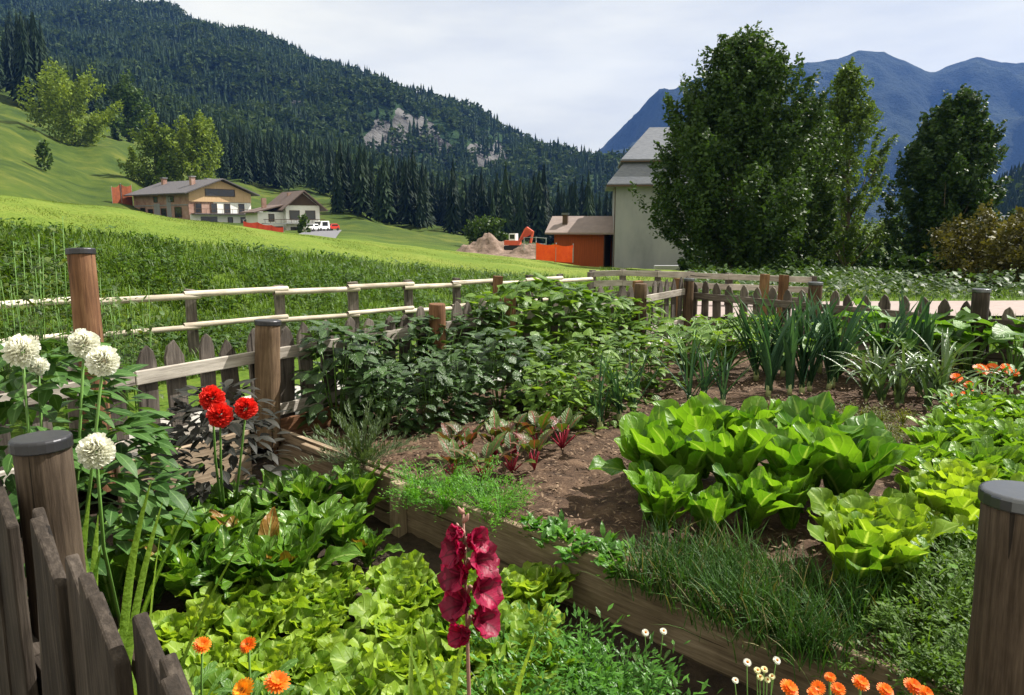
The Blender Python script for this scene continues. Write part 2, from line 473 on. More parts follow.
M['pole'] = wood_mat('peeled_pole_wood', (.26, .22, .17), (.48, .42, .34), (.66, .60, .50))
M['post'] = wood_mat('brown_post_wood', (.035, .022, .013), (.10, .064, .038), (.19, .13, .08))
M['post_shaded'] = wood_mat('shaded_brown_post_wood', (.011, .008, .005), (.038, .026, .017), (.088, .064, .045))  # brown post wood with the near posts' shade put into its colour
M['post_orange'] = wood_mat('reddish_post_wood', (.05, .025, .014), (.135, .065, .033), (.23, .125, .065))
M['board'] = wood_mat('bed_board_wood', (.095, .066, .043), (.21, .155, .105), (.36, .28, .20))
M['cap_dark'] = plain('dark_metal_cap', (.045, .045, .05), .4, .6)
M['cap_pale'] = plain('zinc_cap', (.12, .125, .135), .3, .85)

# ------------------------------------------------------------------ terrain
FENCE_LEFT = [(-4.6, 1.0), (-2.95, 3.4), (-2.29, 4.38), (-1.8, 5.1), (-.72, 6.5), (-.05, 7.3), (1.5, 8.9), (2.45, 10.2)]
FENCE_FAR = [(2.45, 10.2), (3.6, 8.77), (4.72, 7.4), (6.0, 5.8), (7.2, 4.2)]
def zy(py, Y): return P(512, py, Y).z
TAB = {   # photograph column: knots (Y, z)
    -400: [(1.0, -.03), (3.9, 0), (8, 2.6), (14, 3.8), (60, 12), (130, 38), (190, 58), (260, 85), (400, 140)],
    -100: [(3.0, -.03), (6.0, 0), (9.5, 1.7), (13.5, 2.55), (60, .5), (130, 17), (190, 34), (260, 55), (400, 95)],
    0:    [(3.9, -.03), (7.0, 0), (10.5, zy(231, 10.5)), (15, zy(196, 15)), (60, -1), (130, 10), (190, 24), (260, 41), (400, 75)],
    100:  [(4.4, -.03), (7.6, 0), (11.5, zy(238, 11.5)), (17, zy(206, 17)), (60, -1), (130, 2.6), (190, 14), (260, 31), (400, 60)],
    200:  [(5.0, -.03), (8.4, 0), (12.5, zy(248, 12.5)), (19, zy(221, 19)), (60, -1), (130, .6), (190, 5), (260, 15), (400, 38)],
    300:  [(5.7, -.03), (9.4, 0), (14, zy(257, 14)), (22, zy(235, 22)), (60, -.4), (130, .1), (190, 3.2), (260, 11), (400, 28)],
    350:  [(6.1, -.03), (9.9, 0), (14.5, zy(262, 14.5)), (23, zy(241, 23)), (60, -.5), (130, -.1), (190, 3.2), (260, 8), (400, 20)],
    400:  [(6.6, -.03), (10.6, 0), (15.5, zy(268, 15.5)), (25, zy(247, 25)), (60, -1.6), (130, -1.2), (190, 0.4), (260, 1), (400, 8)],
    500:  [(7.6, -.03), (12.2, -.06), (17, zy(276, 17)), (28, zy(257, 28)), (60, -2.4), (130, -3), (190, -4), (260, -4), (400, -2)],
    600:  [(8.7, -.03), (14, -.12), (19.5, zy(281, 19.5)), (32, zy(268, 32)), (60, -2.3), (130, -4), (190, -5), (260, -5), (400, -5)],
    690:  [(10.3, -.03), (14, -.12), (20, -.4), (36, zy(272, 36)), (60, -2.3), (130, -4), (190, -5), (260, -6), (400, -6)],
    815:  [(8.9, -.03), (13, -.12), (20, -.4), (36, -1.1), (60, -2.3), (130, -4), (190, -5), (260, -6), (400, -6)],
    1024: [(6.7, -.03), (12, -.12), (20, -.4), (36, -1.1), (60, -2.3), (130, -4), (190, -5), (260, -6), (400, -6)],
    1500: [(3.7, -.03), (12, -.12), (20, -.4), (36, -1.1), (60, -2.3), (130, -4), (190, -5), (260, -6), (400, -6)],
}
TK = sorted(TAB)
def hermite(xk, yk, x):
    xk, yk = np.asarray(xk, float), np.asarray(yk, float)
    d = np.diff(yk) / np.diff(xk)
    m = np.zeros_like(yk); m[0], m[-1] = d[0], d[-1]
    for i in range(1, len(d)):
        m[i] = 0 if d[i - 1] * d[i] <= 0 else 2 * d[i - 1] * d[i] / (d[i - 1] + d[i])
    k = np.clip(np.searchsorted(xk, x) - 1, 0, len(d) - 1)
    h = xk[k + 1] - xk[k]; t = np.clip((x - xk[k]) / h, 0, 1)
    return ((2 * t**3 - 3 * t**2 + 1) * yk[k] + (t**3 - 2 * t**2 + t) * h * m[k] + (3 * t**2 - 2 * t**3) * yk[k + 1] + (t**3 - t**2) * h * m[k + 1])

def ground_col(px, Y):
    """terrain height in photograph column px (scalar) at depths Y"""
    px = min(max(px, TK[0]), TK[-1])
    i = min(max(np.searchsorted(TK, px) - 1, 0), len(TK) - 2)
    a, b = TK[i], TK[i + 1]; f = (px - a) / (b - a); f = f * f * (3 - 2 * f) * .5 + f * .5
    ks = [((1 - f) * p[0] + f * q[0], (1 - f) * p[1] + f * q[1]) for p, q in zip(TAB[a], TAB[b])]
    return hermite([k[0] for k in ks], [k[1] for k in ks], np.asarray(Y, float)), ks

def col_of(x, y): return CX + F * x / (y * cp)
def ground(x, y):
    return float(ground_col(col_of(x, y), [y])[0][0])

def fbm(x, y, s, seed=0, oct=4):
    r = np.zeros_like(np.asarray(x, float)); a = 1.0
    rr = np.random.default_rng(seed)
    for k in range(oct):
        for j in range(3):
            th, ph = rr.random() * 6.28, rr.random() * 6.28
            r += a / 3 * np.sin((x * math.cos(th) + y * math.sin(th)) * 6.28 / s * (1 + .3 * j) + ph)
        s *= .5; a *= .55
    return r

# field and valley, one sheet to the horizon
pxs = np.concatenate([np.linspace(-400, 0, 24), np.linspace(10, 1024, 110), np.linspace(1060, 1500, 16)])
ts = np.linspace(0, 1, 110)
rows = []
for p_ in pxs:
    _, ks = ground_col(p_, [5.0])
    y0 = ks[0][0]
    Y = np.concatenate([y0 * (400 / y0) ** ts, [600, 1200, 3000, 5100]])
    z, _ = ground_col(p_, Y)
    z[-4:] = z[-5] * np.array([1, .6, .2, 0]) + np.array([0, 0, 0, -8])
    X = (p_ - CX) / F * cp * Y
    z = z + np.where(Y > 9, fbm(X, Y, 5.0, 3) * .035 * np.clip((Y - 8) / 6, 0, 1), 0) + fbm(X, Y, 45.0, 5) * np.clip((Y - 125) / 60, 0, 1) * np.where(Y < 500, 1, 0) * 1.7
    rows.append(np.stack([X, Y, z, np.clip((Y - ks[2][0] + .6) / 1.6, 0, 1) * np.clip((70 - Y) / 20, 0, 1)], -1))
g = np.array(rows)
mb = MB()
nc, nr = g.shape[:2]
i, j = np.meshgrid(np.arange(nc - 1), np.arange(nr - 1), indexing='ij')
mb.add(g[..., :3].reshape(-1, 3), np.stack([i * nr + j, (i + 1) * nr + j, (i + 1) * nr + j + 1, i * nr + j + 1], -1).reshape(-1, 4), rnd=g[..., 3].reshape(-1))

def grass_ground():
    m, n, o = mat_new('meadow_grass')
    gm = nd(n, "ShaderNodeNewGeometry")
    n1 = nd(n, "ShaderNodeTexNoise", Scale=0.35, Detail=6.0); n.links.new(gm.outputs['Position'], n1.inputs['Vector'])
    n2 = nd(n, "ShaderNodeTexNoise", Scale=9.0, Detail=5.0); n.links.new(gm.outputs['Position'], n2.inputs['Vector'])
    n3 = nd(n, "ShaderNodeTexNoise", Scale=0.03, Detail=4.0); n.links.new(gm.outputs['Position'], n3.inputs['Vector'])
    f = math_(n, 'ADD', math_(n, 'MULTIPLY', n1.outputs[0], .45), math_(n, 'MULTIPLY', n2.outputs[0], .3))
    f = math_(n, 'ADD', f, math_(n, 'MULTIPLY', n3.outputs[0], .25))
    c = ramp(n, f, [(.33, (.030, .070, .008)), (.5, (.065, .112, .012)), (.66, (.115, .150, .020))])
    n4 = nd(n, "ShaderNodeTexNoise", Scale=0.09, Detail=7.0, Roughness=.7); n.links.new(gm.outputs['Position'], n4.inputs['Vector'])
    sp3 = nd(n, "ShaderNodeSeparateXYZ"); n.links.new(gm.outputs['Position'], sp3.inputs[0])
    farf = nd(n, "ShaderNodeMapRange"); farf.inputs[1].default_value = 60; farf.inputs[2].default_value = 130; n.links.new(sp3.outputs[1], farf.inputs[0])
    c = mixc(n, farf.outputs[0], c, ramp(n, n4.outputs[0], [(.34, (.020, .040, .007)), (.5, (.042, .066, .009)), (.66, (.085, .098, .016))]))
    am = nd(n, 'ShaderNodeAttribute', attribute_name='rnd')
    c2 = ramp(n, f, [(.36, (.065, .115, .014)), (.5, (.105, .150, .020)), (.64, (.175, .195, .040))])
    c = mixc(n, am.outputs['Fac'], c, c2)
    bs = nd(n, "ShaderNodeBsdfPrincipled", Roughness=.9); bs.inputs['Specular IOR Level'].default_value = .1
    n.links.new(c, bs.inputs['Base Color'])
    bp = nd(n, "ShaderNodeBump", Strength=.8, Distance=.06); n.links.new(n2.outputs[0], bp.inputs['Height'])
    n.links.new(bp.outputs[0], bs.inputs['Normal']); n.links.new(bs.outputs[0], o.inputs[0])
    return m
M['meadow'] = grass_ground()
tag(obj('grass_field', mb.mesh('grass_field', M['meadow'])), kind='structure')

# mountains: a foot, a front slope, a ridge and a back slope for each photograph column
def mountain(name, prof, foot, ridge_y, zfoot, mat, seed, rough, cols=150, rows_=46, rock=None, pw=1.0):
    px_ = np.array([p[0] for p in prof], float); py_ = np.array([p[1] for p in prof], float)
    cols_ = np.linspace(px_[0], px_[-1], cols)
    V, A = [], []
    tt = np.concatenate([np.linspace(0, 1, rows_), [1.06, 1.2, 1.5]])
    for c in cols_:
        yr = float(np.interp(c, *ridge_y)); yf = float(np.interp(c, *foot)); zf = float(np.interp(c, *zfoot))
        top = P(c, float(np.interp(c, px_, py_)), yr)
        Y = yf + (yr - yf) * tt
        b = top.x / top.y
        X = b * Y
        z = zf + (top.z - zf) * np.clip(tt, 0, 1) ** pw
        damp = np.clip((1.02 - tt) * 6, 0.22, 1) * np.clip(tt * 5, 0, 1)
        z = z + fbm(X, Y, (yr - yf) * .55, seed) * rough * damp
        z[-3:] = np.array([.985, .9, .55]) * (top.z - zf) + zf
        V.append(np.stack([X, Y, z], -1))
        a = np.zeros(len(tt))
        if rock:
            for k in range(len(tt)):
                q = PIX(X[k], Y[k], z[k])
                for (rx, ry, rw, rh) in rock:
                    d = ((q[0] - rx) / rw) ** 2 + ((q[1] - ry) / rh) ** 2
                    a[k] = max(a[k], float(np.clip(1.5 - d, 0, 1)))
        A.append(a)
    V = np.array(V); A = np.array(A)
    m = MB(); nc, nr = V.shape[:2]
    i, j = np.meshgrid(np.arange(nc - 1), np.arange(nr - 1), indexing='ij')
    m.add(V.reshape(-1, 3), np.stack([i * nr + j, (i + 1) * nr + j, (i + 1) * nr + j + 1, i * nr + j + 1], -1).reshape(-1, 4), rnd=A.reshape(-1))
    tag(obj(name, m.mesh(name, mat)), kind='structure')
    return V, A

def hill_mat(name, stops, scale, rock=((.055, .055, .055), (.15, .147, .145))):
    m, n, o = mat_new(name)
    gm = nd(n, "ShaderNodeNewGeometry")
    n1 = nd(n, "ShaderNodeTexNoise", Scale=scale, Detail=9.0, Roughness=.65); n.links.new(gm.outputs['Position'], n1.inputs['Vector'])
    c = ramp(n, n1.outputs[0], stops)
    a = nd(n, "ShaderNodeAttribute", attribute_name='rnd')
    n2 = nd(n, "ShaderNodeTexNoise", Scale=scale * 2.5, Detail=8.0); n.links.new(gm.outputs['Position'], n2.inputs['Vector'])
    rc = ramp(n, n2.outputs[0], [(.35, rock[0]), (.65, rock[1])])
    f = math_(n, 'GREATER_THAN', math_(n, 'ADD', a.outputs['Fac'], math_(n, 'SUBTRACT', n2.outputs[0], .5)), .45)
    c = mixc(n, f, c, rc)
    bs = nd(n, "ShaderNodeBsdfPrincipled", Roughness=.95); bs.inputs['Specular IOR Level'].default_value = .05
    n.links.new(c, bs.inputs['Base Color'])
    bp = nd(n, "ShaderNodeBump", Strength=1.0, Distance=1.0 / scale * .4); n.links.new(n1.outputs[0], bp.inputs['Height'])
    n.links.new(bp.outputs[0], bs.inputs['Normal']); n.links.new(bs.outputs[0], o.inputs[0])
    return m
ROCK = [(402, 136, 36, 22), (484, 160, 24, 17), (442, 150, 16, 12), (292, 112, 18, 10), (372, 150, 16, 10)]
LPROF = [(-700, -80), (-300, -50), (0, -18), (100, 6), (170, 27), (230, 40), (262, 50), (290, 56), (335, 70), (375, 88), (420, 108), (452, 119), (480, 136), (505, 151), (530, 160), (552, 171), (572, 183), (585, 193), (610, 205), (650, 208), (720, 218), (800, 224)]
LV, LA = mountain('forested_mountain', LPROF, ([-700, 0, 300, 450, 800], [380, 395, 395, 330, 420]), ([-700, 0, 280, 420, 575, 800], [1450, 1450, 1600, 1700, 1950, 2200]),
                  ([-700, -400, 0, 200, 350, 420, 800], [160, 138, 73, 37, 19, 2, -7]),
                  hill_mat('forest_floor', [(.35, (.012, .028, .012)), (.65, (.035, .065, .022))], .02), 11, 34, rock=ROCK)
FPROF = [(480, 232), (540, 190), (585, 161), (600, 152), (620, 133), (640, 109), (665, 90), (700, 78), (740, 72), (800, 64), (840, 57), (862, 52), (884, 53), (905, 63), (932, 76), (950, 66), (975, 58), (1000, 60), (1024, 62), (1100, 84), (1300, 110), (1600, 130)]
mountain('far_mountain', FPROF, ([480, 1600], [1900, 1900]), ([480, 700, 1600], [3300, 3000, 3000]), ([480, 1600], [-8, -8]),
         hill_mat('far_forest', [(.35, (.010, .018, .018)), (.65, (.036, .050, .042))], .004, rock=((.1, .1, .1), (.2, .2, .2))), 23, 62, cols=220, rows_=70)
RPROF = [(900, 226), (960, 222), (985, 207), (1010, 186), (1040, 170), (1100, 150), (1300, 110), (1600, 90)]
RV, RA = mountain('wooded_hill', RPROF, ([900, 1600], [330, 330]), ([900, 1600], [520, 520]), ([900, 1600], [-7, -7]),
                  hill_mat('forest_floor', [(.35, (.012, .022, .012)), (.65, (.03, .05, .022))], .03), 31, 5, cols=60, rows_=24)

# ------------------------------------------------------------------ far-off wood (one mass)
M['needle'] = leaf_mat('conifer_needles', (.008, .022, .012), (.034, .066, .022), trans=.1, rough=.7, spec=.1, bump=.3)
M['far_crown'] = leaf_mat('broadleaf_crown', (.022, .05, .012), (.075, .115, .024), trans=.25, rough=.7, spec=.1, bump=.2)
def conifers(mb, pos, H, Rr, tiers, pts, seed):
    r = np.random.default_rng(seed)
    N = len(pos); 
    for k in range(tiers):
        f = k / tiers
        zb = (0.10 + 0.86 * f)
        rad = (1 - f) ** .85 * Rr * (0.85 + .3 * r.random(N))
        zt = np.minimum(zb + 1.75 / tiers, 1.0)
        th = np.linspace(0, 2 * np.pi, pts * 2, endpoint=False)[None] + r.random((N, 1)) * 6.28
        rr = rad[:, None] * np.where(np.arange(pts * 2) % 2 == 0, 1.0, .58)[None] * (0.8 + .4 * r.random((N, pts * 2)))
        zz = H[:, None] * (zb + np.where(np.arange(pts * 2) % 2 == 0, -.035, .03)[None] + .02 * r.standard_normal((N, pts * 2)))
        ring = np.stack([pos[:, None, 0] + rr * np.cos(th), pos[:, None, 1] + rr * np.sin(th), pos[:, None, 2] + zz], -1)
        ap = np.stack([pos[:, 0], pos[:, 1], pos[:, 2] + H * zt], -1)[:, None]
        v = np.concatenate([ring, ap], 1)
        n = pts * 2
        t = np.array([(a, (a + 1) % n, n) for a in range(n)])
        t = (t[None] + (np.arange(N) * (n + 1))[:, None, None]).reshape(-1, 3)
        mb.add(v.reshape(-1, 3), None, t, rnd=np.repeat(RND, n + 1))

def rhombs(mb, ctr, size, rnd, drop=.0, flat=.5, seed=1):
    """a small four-cornered leaf clump at each centre, turned at random"""
    r = np.random.default_rng(seed)
    N = len(ctr)
    a = r.standard_normal((N, 3)); a[:, 2] = a[:, 2] * flat - drop
    a /= np.linalg.norm(a, axis=1)[:, None]
    b = np.cross(a, r.standard_normal((N, 3))); b /= np.linalg.norm(b, axis=1)[:, None]
    c = np.cross(a, b)
    s = np.broadcast_to(size, (N,))[:, None]
    v = np.stack([ctr - a * s, ctr + b * s * .55 + c * s * .12, ctr + a * s, ctr - b * s * .55 + c * s * .12], 1)
    mb.add(v.reshape(-1, 3), (np.arange(N)[:, None] * 4 + np.arange(4)[None]), None,
           np.tile([(0.5, 0), (1, .5), (.5, 1), (0, .5)], (N, 1)), np.repeat(rnd, 4))

def wood_mass(name, V, A, n, hmin, hmax, seed, broad=.25, tmax=1.0, tpow=1.0, pxlim=None):
    global RND
    r = np.random.default_rng(seed)
    nc, nr = V.shape[0], V.shape[1] - 3
    cc = r.random(n * 2) * (nc - 1.001); rr = r.random(n * 2) ** tpow * tmax * (nr - 1.001)
    i, j = cc.astype(int), rr.astype(int); fc, fr = (cc - i)[:, None], (rr - j)[:, None]
    p = (V[i, j] * (1 - fc) * (1 - fr) + V[i + 1, j] * fc * (1 - fr) + V[i, j + 1] * (1 - fc) * fr + V[i + 1, j + 1] * fc * fr)
    rk = A[i, j]
    ok = (rk + .25 * r.standard_normal(len(p)) < .5) | (r.random(len(p)) < .13)
    pc = CX + F * p[:, 0] / (p[:, 1] * cp)
    ok &= (pc > -140) & (pc < 1180)
    p = p[ok][:n]
    H = r.uniform(hmin, hmax, len(p))
    isb = (r.random(len(p)) + .35 * fbm(p[:, 0], p[:, 1], 160, seed)) < broad
    con, bro = p[~isb], p[isb]
    m = MB()
    RND = np.clip(.40 + .20 * r.standard_normal(len(con)) + .22 * fbm(con[:, 0], con[:, 1], 220, seed + 3), 0, 1)
    near = con[:, 1] < 520
    con_h = H[~isb]
    Rall = RND
    for sel, tiers, pts in ((near, 8, 6), (~near, 5, 4)):
        RND = Rall[sel]
        conifers(m, con[sel] - np.array([0, 0, .5]), con_h[sel], con_h[sel] * .19, tiers, pts, seed + tiers)
    tag(obj(name, m.mesh(name, M['needle'], smooth=False)), 'dark spruce wood covering the slope as one mass', 'forest', kind='stuff')
    if len(bro):
        m = MB(); K = 34
        h = H[isb] * .8
        u = r.standard_normal((len(bro), K, 3)); u /= np.linalg.norm(u, axis=2)[..., None]
        ctr = bro[:, None] + u * (h * np.array([.30, .30, .42])[:, None]).T[:, None] * r.uniform(.7, 1.05, (len(bro), K, 1))
        ctr[..., 2] += h[:, None] * .52
        rhombs(m, ctr.reshape(-1, 3), np.repeat(h * .15, K), np.repeat(np.clip(.4 + .25 * r.standard_normal(len(bro)), 0, 1), K), seed=seed)
        tag(obj('broadleaf_' + name, m.mesh(name + '_b', M['far_crown'])), 'lighter broadleaf trees mixed into the mountain spruce wood', 'forest', kind='stuff')
wood_mass('forest', LV, LA, 36000, 11, 21, 41, broad=.55, tpow=.95)
wood_mass('hill_forest', RV, RA, 1500, 12, 18, 43, broad=.2)
# belt of tall spruces at the foot of the mountain, across the valley floor
def belt(name, n, seed, pxr, yr, hr, label, zf):
    global RND
    r = np.random.default_rng(seed)
    px = r.uniform(*pxr, n); Y = r.uniform(*yr, n)
    X = (px - CX) / F * cp * Y
    z = np.array([zf(a, b) for a, b in zip(X, Y)])
    H = r.uniform(*hr, n)
    RND = np.clip(.28 + .25 * r.standard_normal(n), 0, 1)
    m = MB(); conifers(m, np.stack([X, Y, z - .5], -1), H, H * r.uniform(.13, .19, n), 17, 9, seed)
    tag(obj(name, m.mesh(name, M['needle'], smooth=False)), label, 'forest', kind='stuff')
belt('spruce_belt', 620, 5, (338, 680), (185, 400), (11, 21), 'belt of tall dark spruces across the valley behind the hut', ground)
belt('spruce_slope', 150, 6, (215, 350), (265, 400), (13, 21), 'spruces along the upper meadow edge behind the white chalet', ground)
belt('spruce_corner', 130, 8, (-120, 62), (285, 400), (24, 40), 'tall dark spruces above the steep meadow in the corner', ground)
belt('spruce_edge', 60, 9, (60, 215), (310, 400), (14, 22), 'spruces at the wood edge above the round meadow tree', ground)

# ------------------------------------------------------------------ trees
def tree(name, label, cat, base, H, W, n, leaf, mat, seed, zlow=.12, shape='ovoid', group=None, limbs=9, trunk_r=.012, clump=.11, lean=(0, 0), open_=0.0, skew=0.0):
    r = np.random.default_rng(seed)
    e = empty(name, base)
    tag(e, label, cat, group)
    t = MB()
    top = np.array([lean[0], lean[1], H * .93])
    def spine(f): return top * f + np.array([math.sin(f * 5 + seed) * W * .015, math.cos(f * 4 + seed) * W * .015, 0])
    fs = np.linspace(0, 1, 9)
    t.tube([spine(f) + (np.array([0, 0, -.3]) if f == 0 else 0) for f in fs], H * trunk_r * (1.02 - fs * .93), 8)
    def env(f):
        if shape == 'ovoid': return np.sin(np.pi * np.clip((f - zlow) / (1 - zlow), 0, 1) ** .62) ** .75
        if shape == 'cone': return np.interp(f, [zlow, zlow + .08, .35, .6, .85, 1], [.55, .85, 1, .74, .36, .06])
        if shape == 'tall': return np.interp(f, [zlow, zlow + .12, .32, .5, .68, .84, .95, 1], [.42, .72, 1, .98, .80, .56, .30, .10])
        return np.sqrt(np.clip(1 - ((f - .55) / .47) ** 2, 0, 1))
    ends = []
    ncl = max(36, int(n / 115))
    k = 0
    while len(ends) < ncl and k < 9000:
        k += 1
        f = zlow + (1 - zlow) * r.random() ** .85
        rad = env(f) * W / 2
        a = r.random() * 6.283
        lobe = 1 + .20 * math.sin(3 * a + seed + 9 * f) + .16 * math.sin(5 * a + 2 * seed + 23 * f) + .10 * math.sin(9 * a + 47 * f)
        if shape == 'ball': lobe = 1 + (lobe - 1) * .35
        rr = rad * math.sqrt(r.uniform(.10, 1.12)) * lobe
        c = spine(f) + np.array([math.cos(a) * rr + skew * rad, math.sin(a) * rr, 0])
        if math.sin(c[0] * 9 / W + seed) + math.sin(c[2] * 11 / W + 2 * seed) + math.sin(c[1] * 9 / W) > 1.9 - 2.2 * open_: continue
        ends.append((c, f, rr))
    for q in range(limbs * 3):
        c, f, rr = ends[int(r.integers(len(ends)))]
        f0 = max(.06, f - .10 - .28 * rr / (W / 2))
        s = spine(f0); mid = (s + c) / 2 + np.array([0, 0, -.03 * H * rr / W])
        t.tube([s, mid, c], np.array([.42, .24, .05]) * H * trunk_r * (1.05 - f0), 5)
    obj('trunk', t.mesh('trunk', M['bark']), e)
    ctr, rn = [], []
    for c, f, rr in ends:
        m_ = int(n / len(ends) * r.uniform(.6, 1.4))
        cr = clump * W * r.uniform(.65, 1.25)
        u = r.standard_normal((m_, 3)); u *= (r.random((m_, 1)) ** .5) / (np.linalg.norm(u, axis=1)[:, None] + 1e-6)
        ax = c - spine(max(f - .05, 0)); ax = ax / (np.linalg.norm(ax) + 1e-6) * .55 + np.array([0, 0, .8]); ax += r.normal(0, .2, 3)
        sp_ = r.uniform(-1, 1, (m_, 1))
        p = c + ax * sp_ * cr * 1.15 + u * cr * np.array([.75, .75, .55]) * (1.05 - .55 * np.abs(sp_))
        p[:, 2] -= np.hypot(u[:, 0], u[:, 1]) ** 2 * cr * .3
        ctr.append(p); rn.append(np.clip(r.normal(.45, .12) + .16 * r.standard_normal(m_), 0, 1))
    m = MB()
    ctr = np.vstack(ctr)
    rhombs(m, ctr, leaf * r.uniform(.6, 1.3, len(ctr)), np.concatenate(rn), drop=.45, flat=.6, seed=seed)
    obj('crown', m.mesh('crown', mat), e)
    return e

M['tree_dark'] = leaf_mat('dark_tree_leaf', (.016, .045, .012), (.062, .12, .022), trans=.3, rough=.5, spec=.25, bump=.2)
M['tree_mid'] = leaf_mat('mid_tree_leaf', (.025, .062, .013), (.095, .165, .025), trans=.34, rough=.5, spec=.25, bump=.2)
M['tree_pale'] = leaf_mat('pale_tree_leaf', (.05, .10, .018), (.15, .24, .04), trans=.36, rough=.5, spec=.25, bump=.2)
M['tree_olive'] = leaf_mat('olive_tree_leaf', (.04, .045, .012), (.125, .115, .025), trans=.3, rough=.55, spec=.2, bump=.2)
M['tree_meadow'] = leaf_mat('meadow_tree_leaf', (.08, .15, .016), (.22, .30, .04), trans=.3, rough=.6, spec=.15, bump=.2)
def tree_at(name, label, cat, px, ybase, ytop, wpx, Y, **kw):
    b = P(px, ybase, Y); tp = P(px, ytop, Y)
    gz = ground(b.x, b.y)
    b.z = min(b.z, gz) - .05
    return tree(name, label, cat, b, tp.z - b.z, wpx / F * Y, **kw)
GT = 'tall trees behind the far fence'
tree_at('broadleaf_tree', 'tallest dark broadleaf tree, in front of the grey slate roofed building', 'tree', 731, 280, 30, 150, 33, n=95000, leaf=.10, mat=M['tree_dark'], seed=3, zlow=.09, shape='tall', clump=.085, group=GT, limbs=14)
tree_at('broadleaf_tree', 'broad tree with yellower foliage growing against the tallest tree', 'tree', 796, 281, 96, 72, 35, n=42000, leaf=.09, mat=M['tree_mid'], seed=8, zlow=.08, shape='tall', clump=.11, group=GT)
tree_at('broadleaf_tree', 'slim open tree with gappy crown between the two densest trees', 'tree', 846, 282, 55, 78, 40, n=26000, leaf=.095, mat=M['tree_pale'], seed=13, zlow=.14, shape='ovoid', clump=.11, group=GT, lean=(-.6, 0), open_=.35, limbs=16)
tree_at('broadleaf_tree', 'dense pointed tree standing behind the olive brown shrub', 'tree', 938, 284, 84, 86, 36, n=64000, leaf=.10, mat=M['tree_dark'], seed=21, zlow=.06, shape='tall', clump=.10, group=GT, limbs=14)
tree_at('leafy_shrub', 'big olive brown shrub at the road edge below the pointed tree', 'shrub', 1000, 292, 216, 125, 24, n=14000, leaf=.085, mat=M['tree_olive'], seed=31, zlow=.02, shape='ball', clump=.13)
GS = 'dark shrubs under the tall trees'
for k, (px, yb, yt, wd, Y, lb) in enumerate([
        (838, 284, 222, 62, 47, 'dark shrub filling the gap under the slim open tree'),
        (893, 284, 228, 66, 48, 'dark shrub between the slim tree and the pointed tree'),
        (772, 282, 240, 60, 44, 'dark low shrub at the foot of the yellower broad tree'),
        (955, 287, 246, 80, 40, 'dark shrub tucked under the pointed tree beside the road'),
        (712, 280, 246, 60, 40, 'dark shrub at the foot of the tallest tree by the grey wall'),
        (905, 291, 262, 60, 27, 'low dark shrub at the road edge below the pointed tree trunk'),
        (800, 289, 264, 44, 30, 'low dark shrub beside the end of the grey railed fence'),
        (948, 293, 258, 50, 26, 'low dark shrub touching the olive brown shrub')]):
    tree_at('dark_shrub', lb, 'shrub', px, yb, yt, wd, Y, n=5200, leaf=.17, mat=M['tree_dark'], seed=50 + k, zlow=.02, shape='ball', clump=.15, group=GS)
GM = 'broadleaf trees on the steep meadow'
for k, (px, yb, yt, wd, Y, lb, mt, sh) in enumerate([
        (74, 138, 78, 66, 225, 'round light green tree standing alone on the steep meadow', 'tree_meadow', 'ball'),
        (157, 178, 118, 42, 190, 'loose olive green tree above the grey roofed chalet', 'tree_meadow', 'ovoid'),
        (196, 168, 113, 44, 195, 'bright green tree above the chalet gable, beside the loose olive one', 'tree_meadow', 'ball'),
        (128, 128, 82, 40, 285, 'tree at the wood edge just beyond the round meadow tree', 'tree_mid', 'ovoid'),
        (45, 165, 142, 14, 165, 'small bare looking tree low on the steep meadow slope', 'tree_mid', 'ovoid'),
        (304, 238, 216, 12, 112, 'small young tree in front of the white chalet', 'tree_mid', 'ball'),
        (376, 232, 186, 46, 235, 'rounded dark tree where the meadow meets the spruce belt', 'tree_mid', 'ball'),
        (486, 252, 222, 38, 120, 'bushy light green tree behind the earth heap', 'tree_mid', 'ball')]):
    s = Y / 120
    tree_at('meadow_tree', lb, 'tree', px, yb, yt, wd, Y, n=7000 if wd > 20 else 700, leaf=.0023 * Y, mat=M[mt], seed=70 + k, zlow=.08, shape=sh, clump=.19, group=GM, limbs=5)

# ------------------------------------------------------------------ garden ground
def sheet(name, poly, z, mat, bumps=0.0, step=.08, seed=0, inside=None):
    """flat ground inside a convex polygon as a fine grid"""
    poly = np.array(poly, float)
    x0, y0 = poly.min(0); x1, y1 = poly.max(0)
    xs, ys = np.arange(x0, x1 + step, step), np.arange(y0, y1 + step, step)
    X, Y = np.meshgrid(xs, ys, indexing='ij')
    ins = np.ones_like(X, bool)
    n = len(poly)
    for k in range(n):
        a, b = poly[k], poly[(k + 1) % n]
        ins &= ((b[0] - a[0]) * (Y - a[1]) - (b[1] - a[1]) * (X - a[0])) >= -step * .6
    Z = z + bumps * fbm(X, Y, .55, seed, 5)
    nr = len(ys)
    i, j = np.meshgrid(np.arange(len(xs) - 1), np.arange(nr - 1), indexing='ij')
    q = np.stack([i * nr + j, (i + 1) * nr + j, (i + 1) * nr + j + 1, i * nr + j + 1], -1)
    ok = ins[:-1, :-1] & ins[1:, :-1] & ins[1:, 1:] & ins[:-1, 1:]
    m = MB(); m.add(np.stack([X, Y, Z], -1).reshape(-1, 3), q[ok].reshape(-1, 4))
    return tag(obj(name, m.mesh(name, mat)), kind='structure')
B0, B1 = Vector((-1.72, 5.12, 0)), Vector((1.75, 1.83, 0))       # the long board, far end to near end
DV = (B1 - B0).normalized(); DU = Vector((-DV.y, DV.x, 0))       # along the board; away from the camera
